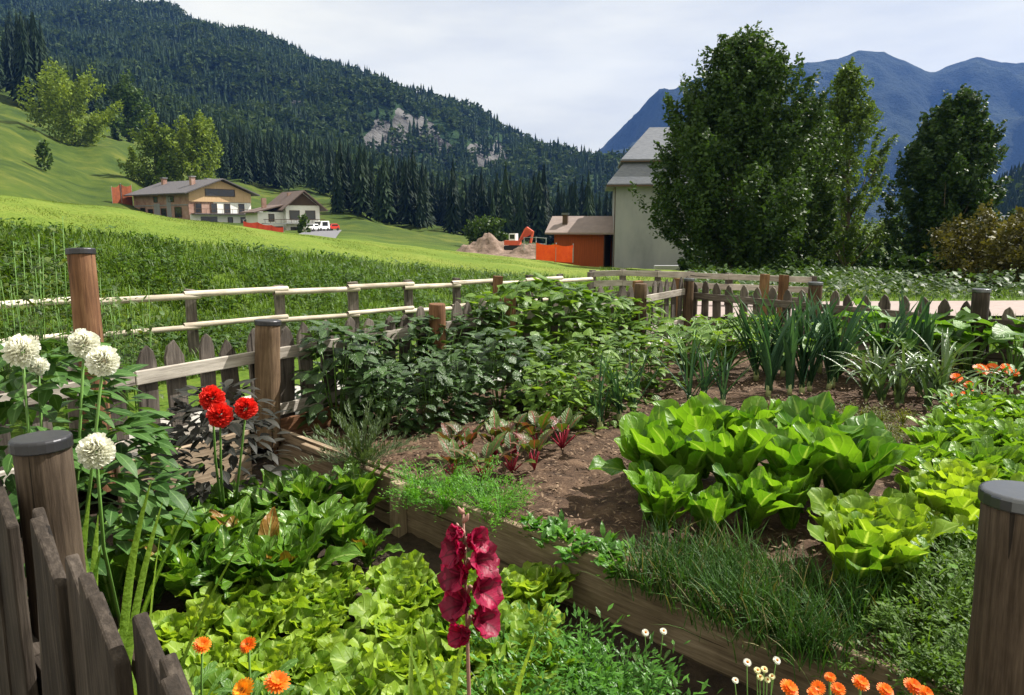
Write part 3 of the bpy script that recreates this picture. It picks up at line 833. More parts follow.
def soil_bed():
    """the raised soil, a grid laid along the long board so that its edge sits inside the board"""
    us, vs_ = np.arange(-.03, 9.0, .09), np.arange(-.2, 9.0, .09)
    W_, Vv = np.meshgrid(us, vs_, indexing='ij')
    X = B0.x + DU.x * W_ + DV.x * Vv; Y = B0.y + DU.y * W_ + DV.y * Vv
    poly = [tuple((B0 - DU * 1 - DV * .05)[:2]), tuple((B1 + DV * 6 - DU * 1)[:2]), (7.4, 4.2), (4.72, 7.4), (2.5, 10.3), (1.45, 9.0), (-.10, 7.42), (-.78, 6.62), (-1.85, 5.25)]
    ins = np.ones_like(X, bool)
    for k in range(len(poly)):
        a, b = poly[k], poly[(k + 1) % len(poly)]
        ins &= ((b[0] - a[0]) * (Y - a[1]) - (b[1] - a[1]) * (X - a[0])) >= -.05
    Z = -.01 + .022 * fbm(X, Y, .55, 4, 5) * np.clip((W_ + .03) * 8, 0, 1)
    nr = len(vs_); i, j = np.meshgrid(np.arange(len(us) - 1), np.arange(nr - 1), indexing='ij')
    q = np.stack([i * nr + j, i * nr + j + 1, (i + 1) * nr + j + 1, (i + 1) * nr + j], -1)
    ok = ins[:-1, :-1] & ins[1:, :-1] & ins[1:, 1:] & ins[:-1, 1:]
    m = MB(); m.add(np.stack([X, Y, Z], -1).reshape(-1, 3), q[ok].reshape(-1, 4)[:, ::-1])
    tag(obj('garden_soil', m.mesh('garden_soil', M['soil'])), kind='structure')
soil_bed()
sheet('lower_bed_soil', [(-6.0, -1.0), (6.5, -1.0), (6.5, 8.0), (-6.0, 8.0)], -.24, M['soil_dark'], .02, seed=6)

def strip(name, line, off0, off1, z, mat):
    v = []
    pts = np.array(line, float)
    tn = np.gradient(pts, axis=0); tn /= np.linalg.norm(tn, axis=1)[:, None]
    nrm = np.stack([-tn[:, 1], tn[:, 0]], -1)
    m = MB(); n = len(pts)
    a, b = pts + nrm * off0, pts + nrm * off1
    v = np.vstack([np.c_[a, np.full(n, z)], np.c_[b, np.full(n, z)]])
    m.add(v, [(k, k + 1, n + k + 1, n + k) for k in range(n - 1)])
    return tag(obj(name, m.mesh(name, mat)), kind='structure')
strip('path', FENCE_LEFT[1:6], .14, 1.1, .012, M['gravel'])
rd = MB(); 
rx = np.linspace(3.0, 26, 24)
rp = np.array([[(x, 12.3 + (x - 6) * .12, ground(x, 12.3 + (x - 6) * .12) + .05), (x, 15.6 + (x - 6) * .12, ground(x, 15.6 + (x - 6) * .12) + .05)] for x in rx])
rd.add(rp.reshape(-1, 3), [(2 * k, 2 * k + 2, 2 * k + 3, 2 * k + 1) for k in range(len(rx) - 1)])
tag(obj('road', rd.mesh('road', M['road'])), kind='structure')
yd = MB()
ylist = []
for a in np.linspace(0, 1, 8):
    for b in np.linspace(0, 1, 8):
        Y_ = 72 + 62 * a; q = at(284 + 30 * a + (50 - 22 * a) * b, Y_, 0)
        ylist.append((q.x, q.y, ground(q.x, q.y) + .10))
yd.add(ylist, [(8 * i + j, 8 * i + j + 1, 8 * i + 9 + j, 8 * i + 8 + j) for i in range(7) for j in range(7)])
tag(obj('paved_yard', yd.mesh('yard', M['asphalt'])), kind='structure')

# ------------------------------------------------------------------ wooden pieces (length along local z)
def plank(Ln, W_, D, top='flat', seed=0, cham=.006, wob=.004):
    r = np.random.default_rng(seed)
    h = W_ / 2
    if top == 'point': poly = [(-h, 0), (h, 0), (h, Ln - W_ * .85), (h * .55, Ln - W_ * .28), (0, Ln), (-h * .55, Ln - W_ * .28), (-h, Ln - W_ * .85)]
    elif top == 'slant': poly = [(-h, 0), (h, 0), (h, Ln - W_ * .75), (-h, Ln)]
    else: poly = [(-h, 0), (h, 0), (h, Ln), (-h, Ln)]
    poly = [(a + r.normal(0, wob), b + (r.normal(0, wob) if b > 0 else 0)) for a, b in poly]
    return MB().prism(poly, (1, 0, 0), (0, 0, 1), (0, D, 0), (0, -D / 2, 0))

def bevel(o, wdt=.006, seg=2):
    b = o.modifiers.new('bevel', 'BEVEL'); b.width = wdt; b.segments = seg; b.limit_method = 'ANGLE'
    return o

def roundpost(Ln, r, seed=0, n=18, top=.97):
    rr = np.random.default_rng(seed)
    m = MB(); zs = np.concatenate([np.linspace(0, Ln - .012, 9), [Ln]])
    th = np.linspace(0, 6.2832, n, endpoint=False)
    v = []
    for z in zs:
        k = r * (1.05 + (top - 1.05) * z / Ln) * (.93 if z == Ln else 1)
        rad = k * (1 + .02 * np.sin(3 * th + seed) + .012 * rr.standard_normal(n))
        v.append(np.stack([rad * np.cos(th), rad * np.sin(th), np.full(n, z)], -1))
    v = np.vstack(v); K = len(zs)
    q = [(i * n + j, i * n + (j + 1) % n, (i + 1) * n + (j + 1) % n, (i + 1) * n + j) for i in range(K - 1) for j in range(n)]
    v = np.vstack([v, [(0, 0, Ln)]])
    m.add(v, q, [((K - 1) * n + j, (K - 1) * n + (j + 1) % n, K * n) for j in range(n)])
    return m

def frame_between(a, b, roll_up=Vector((0, 0, 1))):
    """matrix that lays local z from a to b, local y as level as possible to the side"""
    a, b = Vector(a), Vector(b)
    z = (b - a).normalized(); y = z.cross(roll_up)
    y = y.normalized() if y.length > 1e-4 else Vector((0, 1, 0))
    x = y.cross(z)
    return Matrix.Translation(a) @ Matrix((x, y, z)).transposed().to_4x4(), (b - a).length

def piece(name, root, mb_, mat, Mw, bev=.005):
    me = mb_.mesh(name, mat, smooth=False)
    o = obj(name, me, root, Matrix.Translation(-Vector(root.location)) @ Mw)
    if bev: bevel(o, bev)
    return o

def upright(loc, az, lean=(0, 0)):
    return Matrix.Translation(loc) @ Euler((lean[0], lean[1], az)).to_matrix().to_4x4()

def line_pts(line, spacing, start=0.0):
    pts = [Vector((*p, 0)) for p in line]
    out_, acc = [], start
    for a, b in zip(pts, pts[1:]):
        d = (b - a).length
        while acc <= d:
            out_.append((a + (b - a) * (acc / d), math.atan2((b - a).y, (b - a).x)))
            acc += spacing
        acc -= d
    return out_

def cap_mesh(r, h, n=24):
    return MB().tube([(0, 0, 0), (0, 0, h * .85), (0, 0, h)], [r, r, r * .93], n)

def post_of(root, loc, Ln, r, mat, seed, lean=(0, 0), cap=None, name='post'):
    Mw = upright(loc, seed * 1.3, lean)
    me = roundpost(Ln, r, seed).mesh(name, mat)
    o = obj(name, me, root, Matrix.Translation(-Vector(root.location)) @ Mw)
    for p in me.polygons: p.use_smooth = abs(p.normal.z) < .7
    if cap:
        c = obj('post_cap', cap_mesh(r * 1.06, .035).mesh('post_cap', cap, smooth=False), o, Matrix.Translation((0, 0, Ln - .028)))
        bevel(c, .004)
    return o

# left picket fence (from outside the frame to the far corner)
def picket_fence(name, label, line, z0, top, spacing, pw, pd, mat, railmat, rails, posts, seed, side=1, point='point', skip=None, start=.05, jit=.03):
    root = empty(name, (line[0][0], line[0][1], z0))
    tag(root, label, 'fence', 'picket fences round the garden')
    r = np.random.default_rng(seed)
    for k, (p, az) in enumerate(line_pts(line, spacing, start)):
        if skip and skip(p): continue
        zt = top(p) if callable(top) else top
        h = zt - z0 + r.normal(0, jit * .5)
        nrm = Vector((-math.sin(az), math.cos(az), 0))
        piece('picket', root, plank(h, pw * r.uniform(.88, 1.1), pd, point, seed * 100 + k), mat,
              upright(p + nrm * .03 * side + Vector((0, 0, z0)), az, (r.normal(0, .02), r.normal(0, .028))))
    for (hz, rw, rdp) in rails:
        for a, b in zip(line, line[1:]):
            za = hz(Vector((*a, 0))) if callable(hz) else hz; zb = hz(Vector((*b, 0))) if callable(hz) else hz
            A_, B_ = Vector((*a, za)), Vector((*b, zb))
            d = (B_ - A_).normalized()
            nrm = Vector((-d.y, d.x, 0)) * (-.012 * side)
            Mw, Ln = frame_between(A_ + nrm + d * .004, B_ + nrm - d * .004)
            piece('rail', root, plank(Ln, rw, rdp, 'flat', seed + 7, wob=.003), railmat, Mw)
    for k, (loc, tz, rad, lean, cap, mt) in enumerate(posts):
        post_of(root, Vector(loc), tz - loc[2], rad, M[mt], seed + k, lean, M[cap] if cap else None)
    return root
picket_fence('picket_fence', 'weathered grey picket fence with silvery rail behind the beans and red dahlias', FENCE_LEFT[1:], -.02, lambda p: .76, .205, .118, .024, M['picket'], M['rail'],
             [(.57, .085, .03), (.16, .085, .03)],
             [((-1.72, 5.02, -.05), .83, .085, (0, -.06), 'cap_dark', 'post'), ((-.66, 6.42, -.05), .80, .075, (0, .02), None, 'post_orange'),
              ((-.02, 7.2, -.05), .78, .06, (0, 0), None, 'post_orange'), ((1.53, 8.8, -.05), .78, .075, (0, 0), None, 'post'), ((2.40, 10.05, -.05), .74, .07, (0, 0), 'cap_pale', 'post')], 3, side=1)
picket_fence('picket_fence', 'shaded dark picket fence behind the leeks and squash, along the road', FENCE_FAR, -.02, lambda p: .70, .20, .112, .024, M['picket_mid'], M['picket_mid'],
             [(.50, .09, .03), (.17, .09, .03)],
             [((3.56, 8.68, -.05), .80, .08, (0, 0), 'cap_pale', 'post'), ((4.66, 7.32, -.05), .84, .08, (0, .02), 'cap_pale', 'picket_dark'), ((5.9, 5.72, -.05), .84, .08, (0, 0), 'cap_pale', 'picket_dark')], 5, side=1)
_a, _b = G(14, 488, .85), G(200, 664, .85)
_d = (_b - _a)
NL = [tuple((_a - _d * 1.6)[:2]), tuple((_a)[:2]), tuple((_a + _d * .5)[:2]), tuple(_b[:2]), tuple((_b + _d * .5)[:2])]
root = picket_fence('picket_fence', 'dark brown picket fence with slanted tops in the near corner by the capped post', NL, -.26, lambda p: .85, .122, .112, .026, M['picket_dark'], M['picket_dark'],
             [(.35, .09, .035)], [((-1.235, 1.88, -.26), .93, .070, (0, -.03), 'cap_dark', 'post_shaded')], 9, side=-1, point='slant', jit=.02)
e = empty('tall_post', (-2.44, 4.14, -.05)); tag(e, 'tall reddish brown round post rising above the white dahlias', 'post')
post_of(e, Vector((-2.40, 4.14, -.05)), 1.40, .073, M['post_orange'], 4, (0, -.085), M['cap_dark'])
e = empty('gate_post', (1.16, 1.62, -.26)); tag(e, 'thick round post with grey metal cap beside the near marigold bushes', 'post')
post_of(e, Vector((1.195, 1.60, -.26)), 1.135, .085, M['post_shaded'], 6, (0, .045), M['cap_pale'])

# pole fence in front of the grass bank
STK = [(-60, 6.2), (90, 7.2), (195, 8.0), (283, 8.75), (355, 9.5), (410, 10.25), (457, 11.0), (497, 11.8), (530, 12.4), (560, 13.0), (590, 13.7)]
RY = {-60: 309, 90: 300, 195: 294, 283: 290, 355: 287, 410: 285, 457: 283, 497: 281.5, 530: 280, 560: 279, 590: 277}
RY2 = {-60: 349, 90: 334, 195: 325, 283: 318, 355: 313, 410: 309, 457: 306, 497: 303.5, 530: 301, 560: 299, 590: 296}
root = empty('pole_fence', at(-60, 6.2, 0)); tag(root, 'rustic fence of pale peeled poles on grey stakes along the grass bank', 'fence')
for k, (px, Y) in enumerate(STK):
    b = at(px, Y, 0); b.z = ground(b.x, b.y) - .1
    tz = P(px, RY[px] - 5, Y).z
    Mw = upright(b, .6, (0, rng.normal(0, .02)))
    piece('stake', root, plank(tz - b.z, .11, .075, 'flat', k), M['picket'], Mw)
    if k + 1 < len(STK):
        px2, Y2 = STK[k + 1]
        for tab, rr in ((RY, .034), (RY2, .03)):
            a_, b_ = P(px, tab[px] + (2 if k % 2 else 0), Y - .07), P(px2, tab[px2] + (2 if k % 2 else -1), Y2 - .07)
            d = (b_ - a_).normalized()
            Mw, Ln = frame_between(a_ - d * .12, b_ + d * .06)
            o = obj('pole', roundpost(Ln, rr, k * 2 + int(rr * 100), 10).mesh('pole', M['pole']), root, Matrix.Translation(-Vector(root.location)) @ Mw)

# grey rail fence that closes the field behind the far corner
root = empty('rail_fence', at(590, 13.75, 0)); tag(root, 'grey three railed fence behind the far corner of the garden', 'fence')
RF = [(592, 13.9), (622, 14.1), (657, 14.2), (690, 14.4), (728, 14.4), (762, 14.3), (812, 14.0)]
RT = [272, 271, 272, 273, 275, 276, 278]
for k, ((px, Y), yt) in enumerate(zip(RF, RT)):
    b = at(px, Y, 0); b.z = ground(b.x, b.y) - .1
    piece('post', root, plank(P(px, yt - 2, Y).z - b.z, .11, .1, 'flat', k), M['picket'], upright(b, .05))
    if k + 1 < len(RF):
        for dy in (2, 12, 23):
            a_, b_ = P(px, yt + dy, Y - .09), P(RF[k + 1][0], RT[k + 1] + dy, RF[k + 1][1] - .09)
            d = (b_ - a_).normalized(); Mw, Ln = frame_between(a_ + d * .003, b_ - d * .003)
            piece('rail', root, plank(Ln, .11, .045, 'flat', k + dy), M['rail'] if dy < 20 else M['picket'], Mw)
GP = 'short reddish stakes behind the far corner'
for px, Y, yt, lb in [(636, 11.2, 281, 'short reddish stake beside the far bean leaves, left of its twin'), (676, 11.5, 278, 'short reddish stake closest to the far corner post'), (762, 11.8, 274, 'reddish stake behind the leeks, left of its twin'), (781, 11.8, 275, 'reddish stake behind the leeks, right of its twin'), (497, 11.2, 276, 'single red brown stake top above the pale pole fence')]:
    b = at(px, Y, 0); b.z = ground(b.x, b.y) - .1
    o = obj('stake', plank(P(px, yt, Y).z - b.z, .12, .1, 'flat', px).mesh('stake', M['post_orange'], smooth=False)); bevel(o)
    o.location = b; o.rotation_euler = (0, .02, .4); tag(o, lb, 'stake', GP)

# boards of the raised bed
def board(name, label, a, b, z0, z1, th, mat, group='boards edging the raised bed'):
    a, b = Vector((a[0], a[1], (z0 + z1) / 2)), Vector((b[0], b[1], (z0 + z1) / 2))
    Mw, Ln = frame_between(a, b)
    o = obj(name, plank(Ln, z1 - z0, th, 'flat', int(Ln * 100), wob=.002).mesh(name, mat, smooth=False)); o.matrix_basis = Mw
    bevel(o, .006)
    return tag(o, label, 'board', group)
off = -DU * .035
board('bed_board', 'long front board holding the raised bed, below the chives', (B0 + DV * .48 + off), (B1 + DV * .15 + off), -.27, .045, .042, M['board'])
board('bed_board', 'inner board behind the long one, beside the carrot tops', B0 + DU * .02, B0 + DV * 1.62 + DU * .02, -.25, .055, .036, M['board'])
e = B0 + DV * 1.57 - DU * .09
o = obj('board_stake', plank(.36, .085, .06, 'flat', 5).mesh('board_stake', M['board'], smooth=False)); o.location = (e.x, e.y, -.3); o.rotation_euler = (0, 0, math.atan2(DV.y, DV.x)); bevel(o)
tag(o, 'short square stake propping the long bed board', 'stake')
fl = [Vector((*p, 0)) for p in FENCE_LEFT]
dl = (fl[3] - fl[2]).normalized(); nl = Vector((dl.y, -dl.x, 0)) * .10
board('bed_board', 'board along the foot of the left fence under the red dahlias', fl[2] + nl - dl * .2, fl[3] + nl - dl * .16, -.27, .10, .034, M['board'])
board('bed_board', 'short reddish board end where the fence meets the raised bed', fl[3] + nl + dl * .02 + Vector((.02, 0, 0)), fl[3] + nl + dl * .62 + Vector((.06, 0, 0)), -.2, .12, .034, M['post_orange'])

# ------------------------------------------------------------------ haze (air between the camera and the mountains)
m, n, o = mat_new('haze')
pv = nd(n, "ShaderNodeVolumePrincipled", Density=HAZE_D, Anisotropy=0.2)
pv.inputs['Color'].default_value = (.09, .21, .60, 1)
pv.inputs['Density Attribute'].default_value = ""
pv.inputs['Temperature Attribute'].default_value = ""
n.links.new(pv.outputs[0], o.inputs['Volume'])
hz = MB().box(-7000, 7000, -60, 5200, -60, 1010)
tag(obj('haze', hz.mesh('haze', m, smooth=False)), kind='stuff')

# ------------------------------------------------------------------ buildings and the things beside them
M['roof_dark'] = plain('dark_roof_tiles', (.085, .078, .085), .6, scale=3)
M['roof_brown'] = plain('brown_roof_tiles', (.12, .085, .075), .7, scale=2)
M['roof_pale'] = plain('pale_hut_roofing', (.21, .165, .15), .7, scale=2)
M['slate'] = noise_mat('slate_roofing', [(.3, (.09, .10, .125)), (.7, (.17, .18, .21))], scale=3, stretch=(1, 1, 6), rough=.5, bump=.4, bdist=.03, rand=0)
M['plaster_white'] = plain('white_plaster', (.72, .72, .70), .9, scale=1, var=.08)
M['plaster_grey'] = noise_mat('grey_render', [(.3, (.185, .192, .212)), (.5, (.25, .255, .275)), (.7, (.29, .295, .31))], scale=.5, stretch=(1, 1, .35), rough=.95, bump=.2, rand=0)
M['brick'] = noise_mat('rough_brick', [(.3, (.24, .13, .10)), (.7, (.42, .29, .24))], scale=.9, rough=.95, rand=0)
M['clad'] = noise_mat('pale_wood_cladding', [(.3, (.42, .27, .15)), (.7, (.60, .42, .26))], scale=2, stretch=(6, 6, .3), rough=.8, rand=0)
M['timber'] = plain('dark_timber', (.07, .045, .03), .8)
M['glass'] = plain('dark_window_glass', (.02, .022, .026), .15, spec=.6)
M['hut_red'] = noise_mat('rust_red_boards', [(.3, (.20, .045, .012)), (.7, (.33, .08, .018))], scale=3, stretch=(8, 8, .3), rough=.8, rand=0)
M['net'] = noise_mat('orange_safety_net', [(.3, (.85, .07, .012)), (.7, (1.0, .13, .02))], scale=2, rough=.7, rand=0)
M['netred'] = noise_mat('red_safety_net', [(.3, (.60, .05, .03)), (.7, (.8, .11, .06))], scale=2, rough=.7, rand=0)
M['netrust'] = noise_mat('rust_safety_net', [(.3, (.16, .04, .015)), (.7, (.27, .075, .025))], scale=2, rough=.7, rand=0)
M['earth'] = noise_mat('heaped_earth', [(.3, (.09, .06, .045)), (.7, (.26, .19, .15))], scale=1.2, rough=.95, bump=1, bdist=.2, rand=0)
M['car_white'] = plain('white_car_paint', (.75, .75, .76), .25, spec=.5, var=.02)
M['car_red'] = plain('red_car_paint', (.45, .035, .02), .25, spec=.5, var=.02)
M['rubber'] = plain('black_rubber', (.02, .02, .02), .8)
M['steel'] = plain('grey_steel', (.35, .36, .38), .4, .6)
M['digger'] = plain('digger_red', (.60, .10, .05), .4, var=.05)

def bpart(name, root, mat, *boxes, child_of=None):
    b = MB()
    for x in boxes: b.box(*x)
    return obj(name, b.mesh(name, mat, smooth=False), child_of or root)

def window(root, x0, x1, z0, z1, y=0.0, axis='x', fm=None, arch=False):
    """frame and pane standing proud of a wall; axis x: wall along x facing -y, axis y: wall along y facing -x"""
    t = .10
    def bx(a0, a1, c0, c1, d0, d1): return (a0, a1, y - d1, y - d0, c0, c1) if axis == 'x' else (y - d1, y - d0, a0, a1, c0, c1)
    f = bpart('window', root, fm or M['timber'], bx(x0, x0 + t, z0, z1, .005, .08), bx(x1 - t, x1, z0, z1, .005, .08), bx(x0 + t, x1 - t, z0, z0 + t, .005, .08), bx(x0 + t, x1 - t, z1 - t, z1, .005, .08))
    bpart('pane', root, M['glass'], bx(x0 + t, x1 - t, z0 + t, z1 - t, .005, .035), child_of=f)
    return f

def gable_roof(name, root, mat, W, Ln, ze, za, ov=1.0, th=.22, oy=.9):
    """ridge along y over a body x 0..W, y 0..Ln"""
    sl = (za - ze) / (W / 2)
    zl = ze - sl * ov
    b = MB()
    for s in (-1, 1):
        xo, xi = (-ov, W / 2) if s < 0 else (W + ov, W / 2)
        b.prism([(xo, zl), (xi, za), (xi, za + th), (xo, zl + th)], (1, 0, 0), (0, 0, 1), (0, Ln + 2 * oy, 0), (0, -oy, 0))
    return obj(name, b.mesh(name, mat, smooth=False), root)

def gable_wall(root, mat, W, Ln, z0, ze, za, name='wall'):
    b = MB().prism([(0, z0), (W, z0), (W, ze), (W / 2, za), (0, ze)], (1, 0, 0), (0, 0, 1), (0, Ln, 0))
    return obj(name, b.mesh(name, mat, smooth=False), root)

# chalet with the wood clad gable
b = P(190, 224, 140)
h1 = empty('chalet', b, R_(53)); tag(h1, 'large half renovated chalet with pale wood clad gable and grey roof', 'house')
gable_wall(h1, M['brick'], 13.2, 20.5, -4, 5.9, 8.3)
gable_roof('roof', h1, M['roof_dark'], 13.2, 20.5, 5.95, 8.36, ov=1.3, oy=1.3)
g_ = MB().prism([(.05, 4.15), (13.15, 4.15), (13.15, 5.78), (6.6, 8.15), (.05, 5.78)], (1, 0, 0), (0, 0, 1), (0, .18, 0), (0, -.20, 0))
obj('gable_cladding', g_.mesh('gable_cladding', M['clad'], smooth=False), h1)
bpart('plaster_front', h1, M['plaster_white'], (.1, 13.1, -.06, -.004, -4, 1.75), (5.0, 13.1, -.05, -.004, 2.02, 4.1))
bpart('balcony', h1, M['roof_dark'], (.3, 14.2, -1.4, -.065, 1.80, 1.98))
bpart('balcony_rail', h1, M['timber'], (.3, 14.2, -1.4, -1.34, 2.75, 2.83), *[(x, x + .05, -1.39, -1.35, 1.98, 2.75) for x in np.arange(.4, 14.1, 1.1)])
window(h1, 3.3, 9.6, 5.2, 6.6, -.2)
for x in (1.2, 4.4, 7.2, 10.3): window(h1, x, x + 1.3, 2.05, 3.9, -.055)
for x in (7.8, 10.6): window(h1, x, x + 1.1, -.1, 1.3, -.065)
bpart('garage_opening', h1, M['glass'], (2.2, 5.6, -.10, -.065, -4, 1.4))
for y0, y1, z0, z1 in [(2.5, 5.0, 1.2, 3.2), (8, 10, 1.3, 3.0), (13, 15, 1.3, 2.9), (5, 7, 4.1, 5.2), (11, 12.5, 4.1, 5.2), (16, 18, 1.4, 3.2)]: window(h1, y0, y1, z0, z1, 0, 'y')
bpart('wall_band', h1, M['plaster_grey'], (-.07, -.005, 6.2, 7.7, -3, 5.3), (-.06, -.005, 10.4, 12.6, -3, 3.9), (-.12, -.075, .1, 20, 3.45, 3.62))
bpart('lean_to_roof', h1, M['roof_brown'], (-3.4, -.13, 2.0, 6.5, .5, .72))
for y0, x0, z0 in [(4, 3.2, 7.0), (9, 9.5, 7.0), (17, 4.6, 7.2)]:
    c = bpart('chimney', h1, M['brick'], (x0, x0 + .8, y0, y0 + .8, z0, z0 + 1.9))
    bpart('chimney_cap', h1, M['plaster_grey'], (x0 - .15, x0 + .95, y0 - .15, y0 + .95, z0 + 1.92, z0 + 2.06), child_of=c)
bpart('corner_balcony', h1, M['plaster_white'], (13.3, 15.0, -1.2, .8, 1.9, 2.9))
bpart('corner_post', h1, M['plaster_white'], (14.4, 14.7, -1.1, -.8, -4, 1.75))
# white chalet
b = P(287, 237, 128)
h2 = empty('chalet', b, R_(36)); tag(h2, 'smaller white chalet with dark timber gable and arched windows by the parked cars', 'house')
gable_wall(h2, M['plaster_white'], 6.0, 9, -3, 5.2, 7.6)
gable_roof('roof', h2, M['roof_brown'], 6.0, 9, 5.25, 7.66, ov=1.1, oy=1.1)
g_ = MB().prism([(.3, 5.35), (5.7, 5.35), (3, 7.4)], (1, 0, 0), (0, 0, 1), (0, .12, 0), (0, -.14, 0))
obj('gable_cladding', g_.mesh('gable_cladding', M['timber'], smooth=False), h2)
for x in (.6, 3.4): window(h2, x, x + 1.8, 2.9, 4.5)
bpart('balcony', h2, M['plaster_grey'], (-4.2, 6.5, -1.2, -.01, 2.2, 2.36))
bpart('balcony_rail', h2, M['timber'], (-4.2, 6.5, -1.2, -1.15, 2.9, 3.0), *[(x, x + .05, -1.19, -1.16, 2.36, 2.9) for x in np.arange(-4, 6.4, .9)])
for x in (.7, 3.3): bpart('garage_opening', h2, M['glass'], (x, x + 1.9, -.04, -.004, -.5, 1.7))
bpart('side_wing', h2, M['plaster_white'], (-4.4, -.01, 1.2, 8, -3, 4.2))
bpart('wing_base', h2, M['timber'], (-4.3, -.05, 1.12, 1.19, -2, 1.8))
window(h2, -2.6, -1.6, 2.6, 3.9, 1.2)
w_ = MB().prism([(-5.2, 4.0), (-.02, 5.3), (-.02, 5.5), (-5.2, 4.2)], (1, 0, 0), (0, 0, 1), (0, 8.2, 0), (0, .5, 0))
obj('wing_roof', w_.mesh('wing_roof', M['roof_brown'], smooth=False), h2)
for x in (-2.6, 2.0):
    c = bpart('chimney', h2, M['brick'], (x, x + .7, 4, 4.7, 4.8, 7.6 if x > 0 else 6.6))
# low dark shed between the two chalets
b = P(248, 232, 132)
s_ = empty('shed', b, R_(25)); tag(s_, 'low dark shed between the two chalets', 'shed')
gable_wall(s_, M['timber'], 6, 4, -2, 2.0, 2.9); gable_roof('roof', s_, M['roof_dark'], 6, 4, 2.05, 2.95, ov=.5, oy=.4)

# rust red hut
b = P(554, 262, 60)
hu = empty('hut', b, R_(-16)); tag(hu, 'rust red wooden hut with pale roof and dark chimney', 'hut')
bpart('wall', hu, M['hut_red'], (0, 4.0, 0, 3.6, -1.5, 2.4), (4.0, 4.9, 3.2, 3.6, -1.5, 2.15))
rf_ = MB().prism([(-.75, 2.22), (1.9, 3.5), (4.6, 2.22), (4.6, 2.36), (1.9, 3.66), (-.75, 2.36)], (0, 1, 0), (0, 0, 1), (6.0, 0, 0), (-.6, 0, 0))
obj('roof', rf_.mesh('roof', M['roof_pale'], smooth=False), hu)
bpart('gable_board', hu, M['timber'], (4.0, 4.06, .05, 3.55, -1.5, 2.1), (4.9, 4.98, 3.3, 3.6, -1.5, 2.1), (4.9, 5.0, 0, .12, -1.5, 2.1))
c = bpart('chimney', hu, M['timber'], (.55, .95, .5, .9, 2.5, 3.75)); bpart('chimney_cap', hu, M['cap_pale'], (.48, 1.02, .43, .97, 3.76, 3.9), child_of=c)

# tall rendered building with two tiered slate roof
b = P(614, 270, 55)
ch = empty('building', b, R_(-6)); tag(ch, 'tall windowless grey rendered building with two tiered slate roof', 'building')
bpart('wall', ch, M['plaster_grey'], (0, 11.5, 0, 8, -2, 6.05))
bpart('corner_strip', ch, M['timber'], (-.07, -.005, .05, .16, -2, 6.0))
def frustum(x0, x1, y0, y1, z0, ins, h, mat, name, thick=.16, insy=None):
    iy = ins if insy is None else insy
    v = [(x0, y0, z0), (x1, y0, z0), (x1, y1, z0), (x0, y1, z0), (x0 + ins, y0 + iy, z0 + h), (x1 - ins, y0 + iy, z0 + h), (x1 - ins, y1 - iy, z0 + h), (x0 + ins, y1 - iy, z0 + h)]
    v += [(a, b_, c_ - thick) for a, b_, c_ in v[:4]]
    m_ = MB(); m_.add(v, [(0, 1, 5, 4), (1, 2, 6, 5), (2, 3, 7, 6), (3, 0, 4, 7), (4, 5, 6, 7), (8, 9, 1, 0), (9, 10, 2, 1), (10, 11, 3, 2), (11, 8, 0, 3), (11, 10, 9, 8)])
    return obj(name, m_.mesh(name, mat, smooth=False), ch)
frustum(-.65, 12.1, -.6, 8.6, 6.22, 1.35, 1.72, M['slate'], 'lower_roof')
frustum(.35, 11.1, .45, 7.6, 8.02, 2.2, 2.6, M['slate'], 'upper_roof', insy=3.3)
bpart('gutter', ch, M['timber'], (-.72, 12.2, -.70, -.605, 6.02, 6.14), (.3, 11.2, .33, .44, 7.80, 7.90))
b = P(655, 271, 46); b.z = ground(b.x, b.y)
o = obj('low_wall', MB().box(0, 3.4, 0, .5, -.4, .28).mesh('low_wall', M['plaster_grey'], smooth=False)); o.location = b; bevel(o, .02)
tag(o, 'low pale concrete wall under the tallest tree', 'wall')
b = P(1008, 226, 95)
hb = empty('house', b, R_(10)); tag(hb, 'distant pale roofed house half hidden by the olive shrub', 'house')
gable_wall(hb, M['plaster_white'], 9, 8, -3, 0.1, 1.1); gable_roof('roof', hb, M['cap_pale'], 9, 8, .15, 1.15, ov=.8, oy=.8)
bpart('fascia', hb, M['plaster_white'], (-.8, 9.8, -.9, -.82, -.2, .06))

# earth heap, barriers, digger, cars
def heap(name, label, c, rx, ry, h, mat, seed, cat):
    r = np.random.default_rng(seed); m_ = MB()
    a, b_ = np.meshgrid(np.linspace(-1.3, 1.3, 46), np.linspace(-1.3, 1.3, 34), indexing='ij')
    d = np.hypot(a, b_); z = h * np.exp(-2.2 * d**2) * (1 + .25 * fbm(a, b_, .9, seed)) + .10 * h * fbm(a, b_, .3, seed + 1) * np.exp(-1.5 * d**2) - .08 * h
    v = np.stack([a * rx, b_ * ry, z], -1).reshape(-1, 3)
    i, j = np.meshgrid(np.arange(45), np.arange(33), indexing='ij')
    m_.add(v, np.stack([i * 34 + j, (i + 1) * 34 + j, (i + 1) * 34 + j + 1, i * 34 + j + 1], -1).reshape(-1, 4))
    o = obj(name, m_.mesh(name, mat)); o.location = c
    return tag(o, label, cat)
q = P(488, 253, 85); q.z = min(q.z, ground(q.x, q.y) + .4)
heap('earth_heap', 'heap of dug brown earth beside the digger', q, 4.6, 3.0, P(488, 236, 85).z - q.z + .2, M['earth'], 5, 'heap')
q = P(528, 257, 78); heap('earth_heap', 'low ridge of brown earth behind the bright orange barrier', q, 4.0, 2.0, 1.3, M['earth'], 6, 'heap')
q = P(300, 186, 185); q.z = ground(q.x, q.y) - .3
heap('earth_bank', 'bare brown earth bank beyond the white chalet roof', q, 7, 3, 2.2, M['earth'], 8, 'bank')
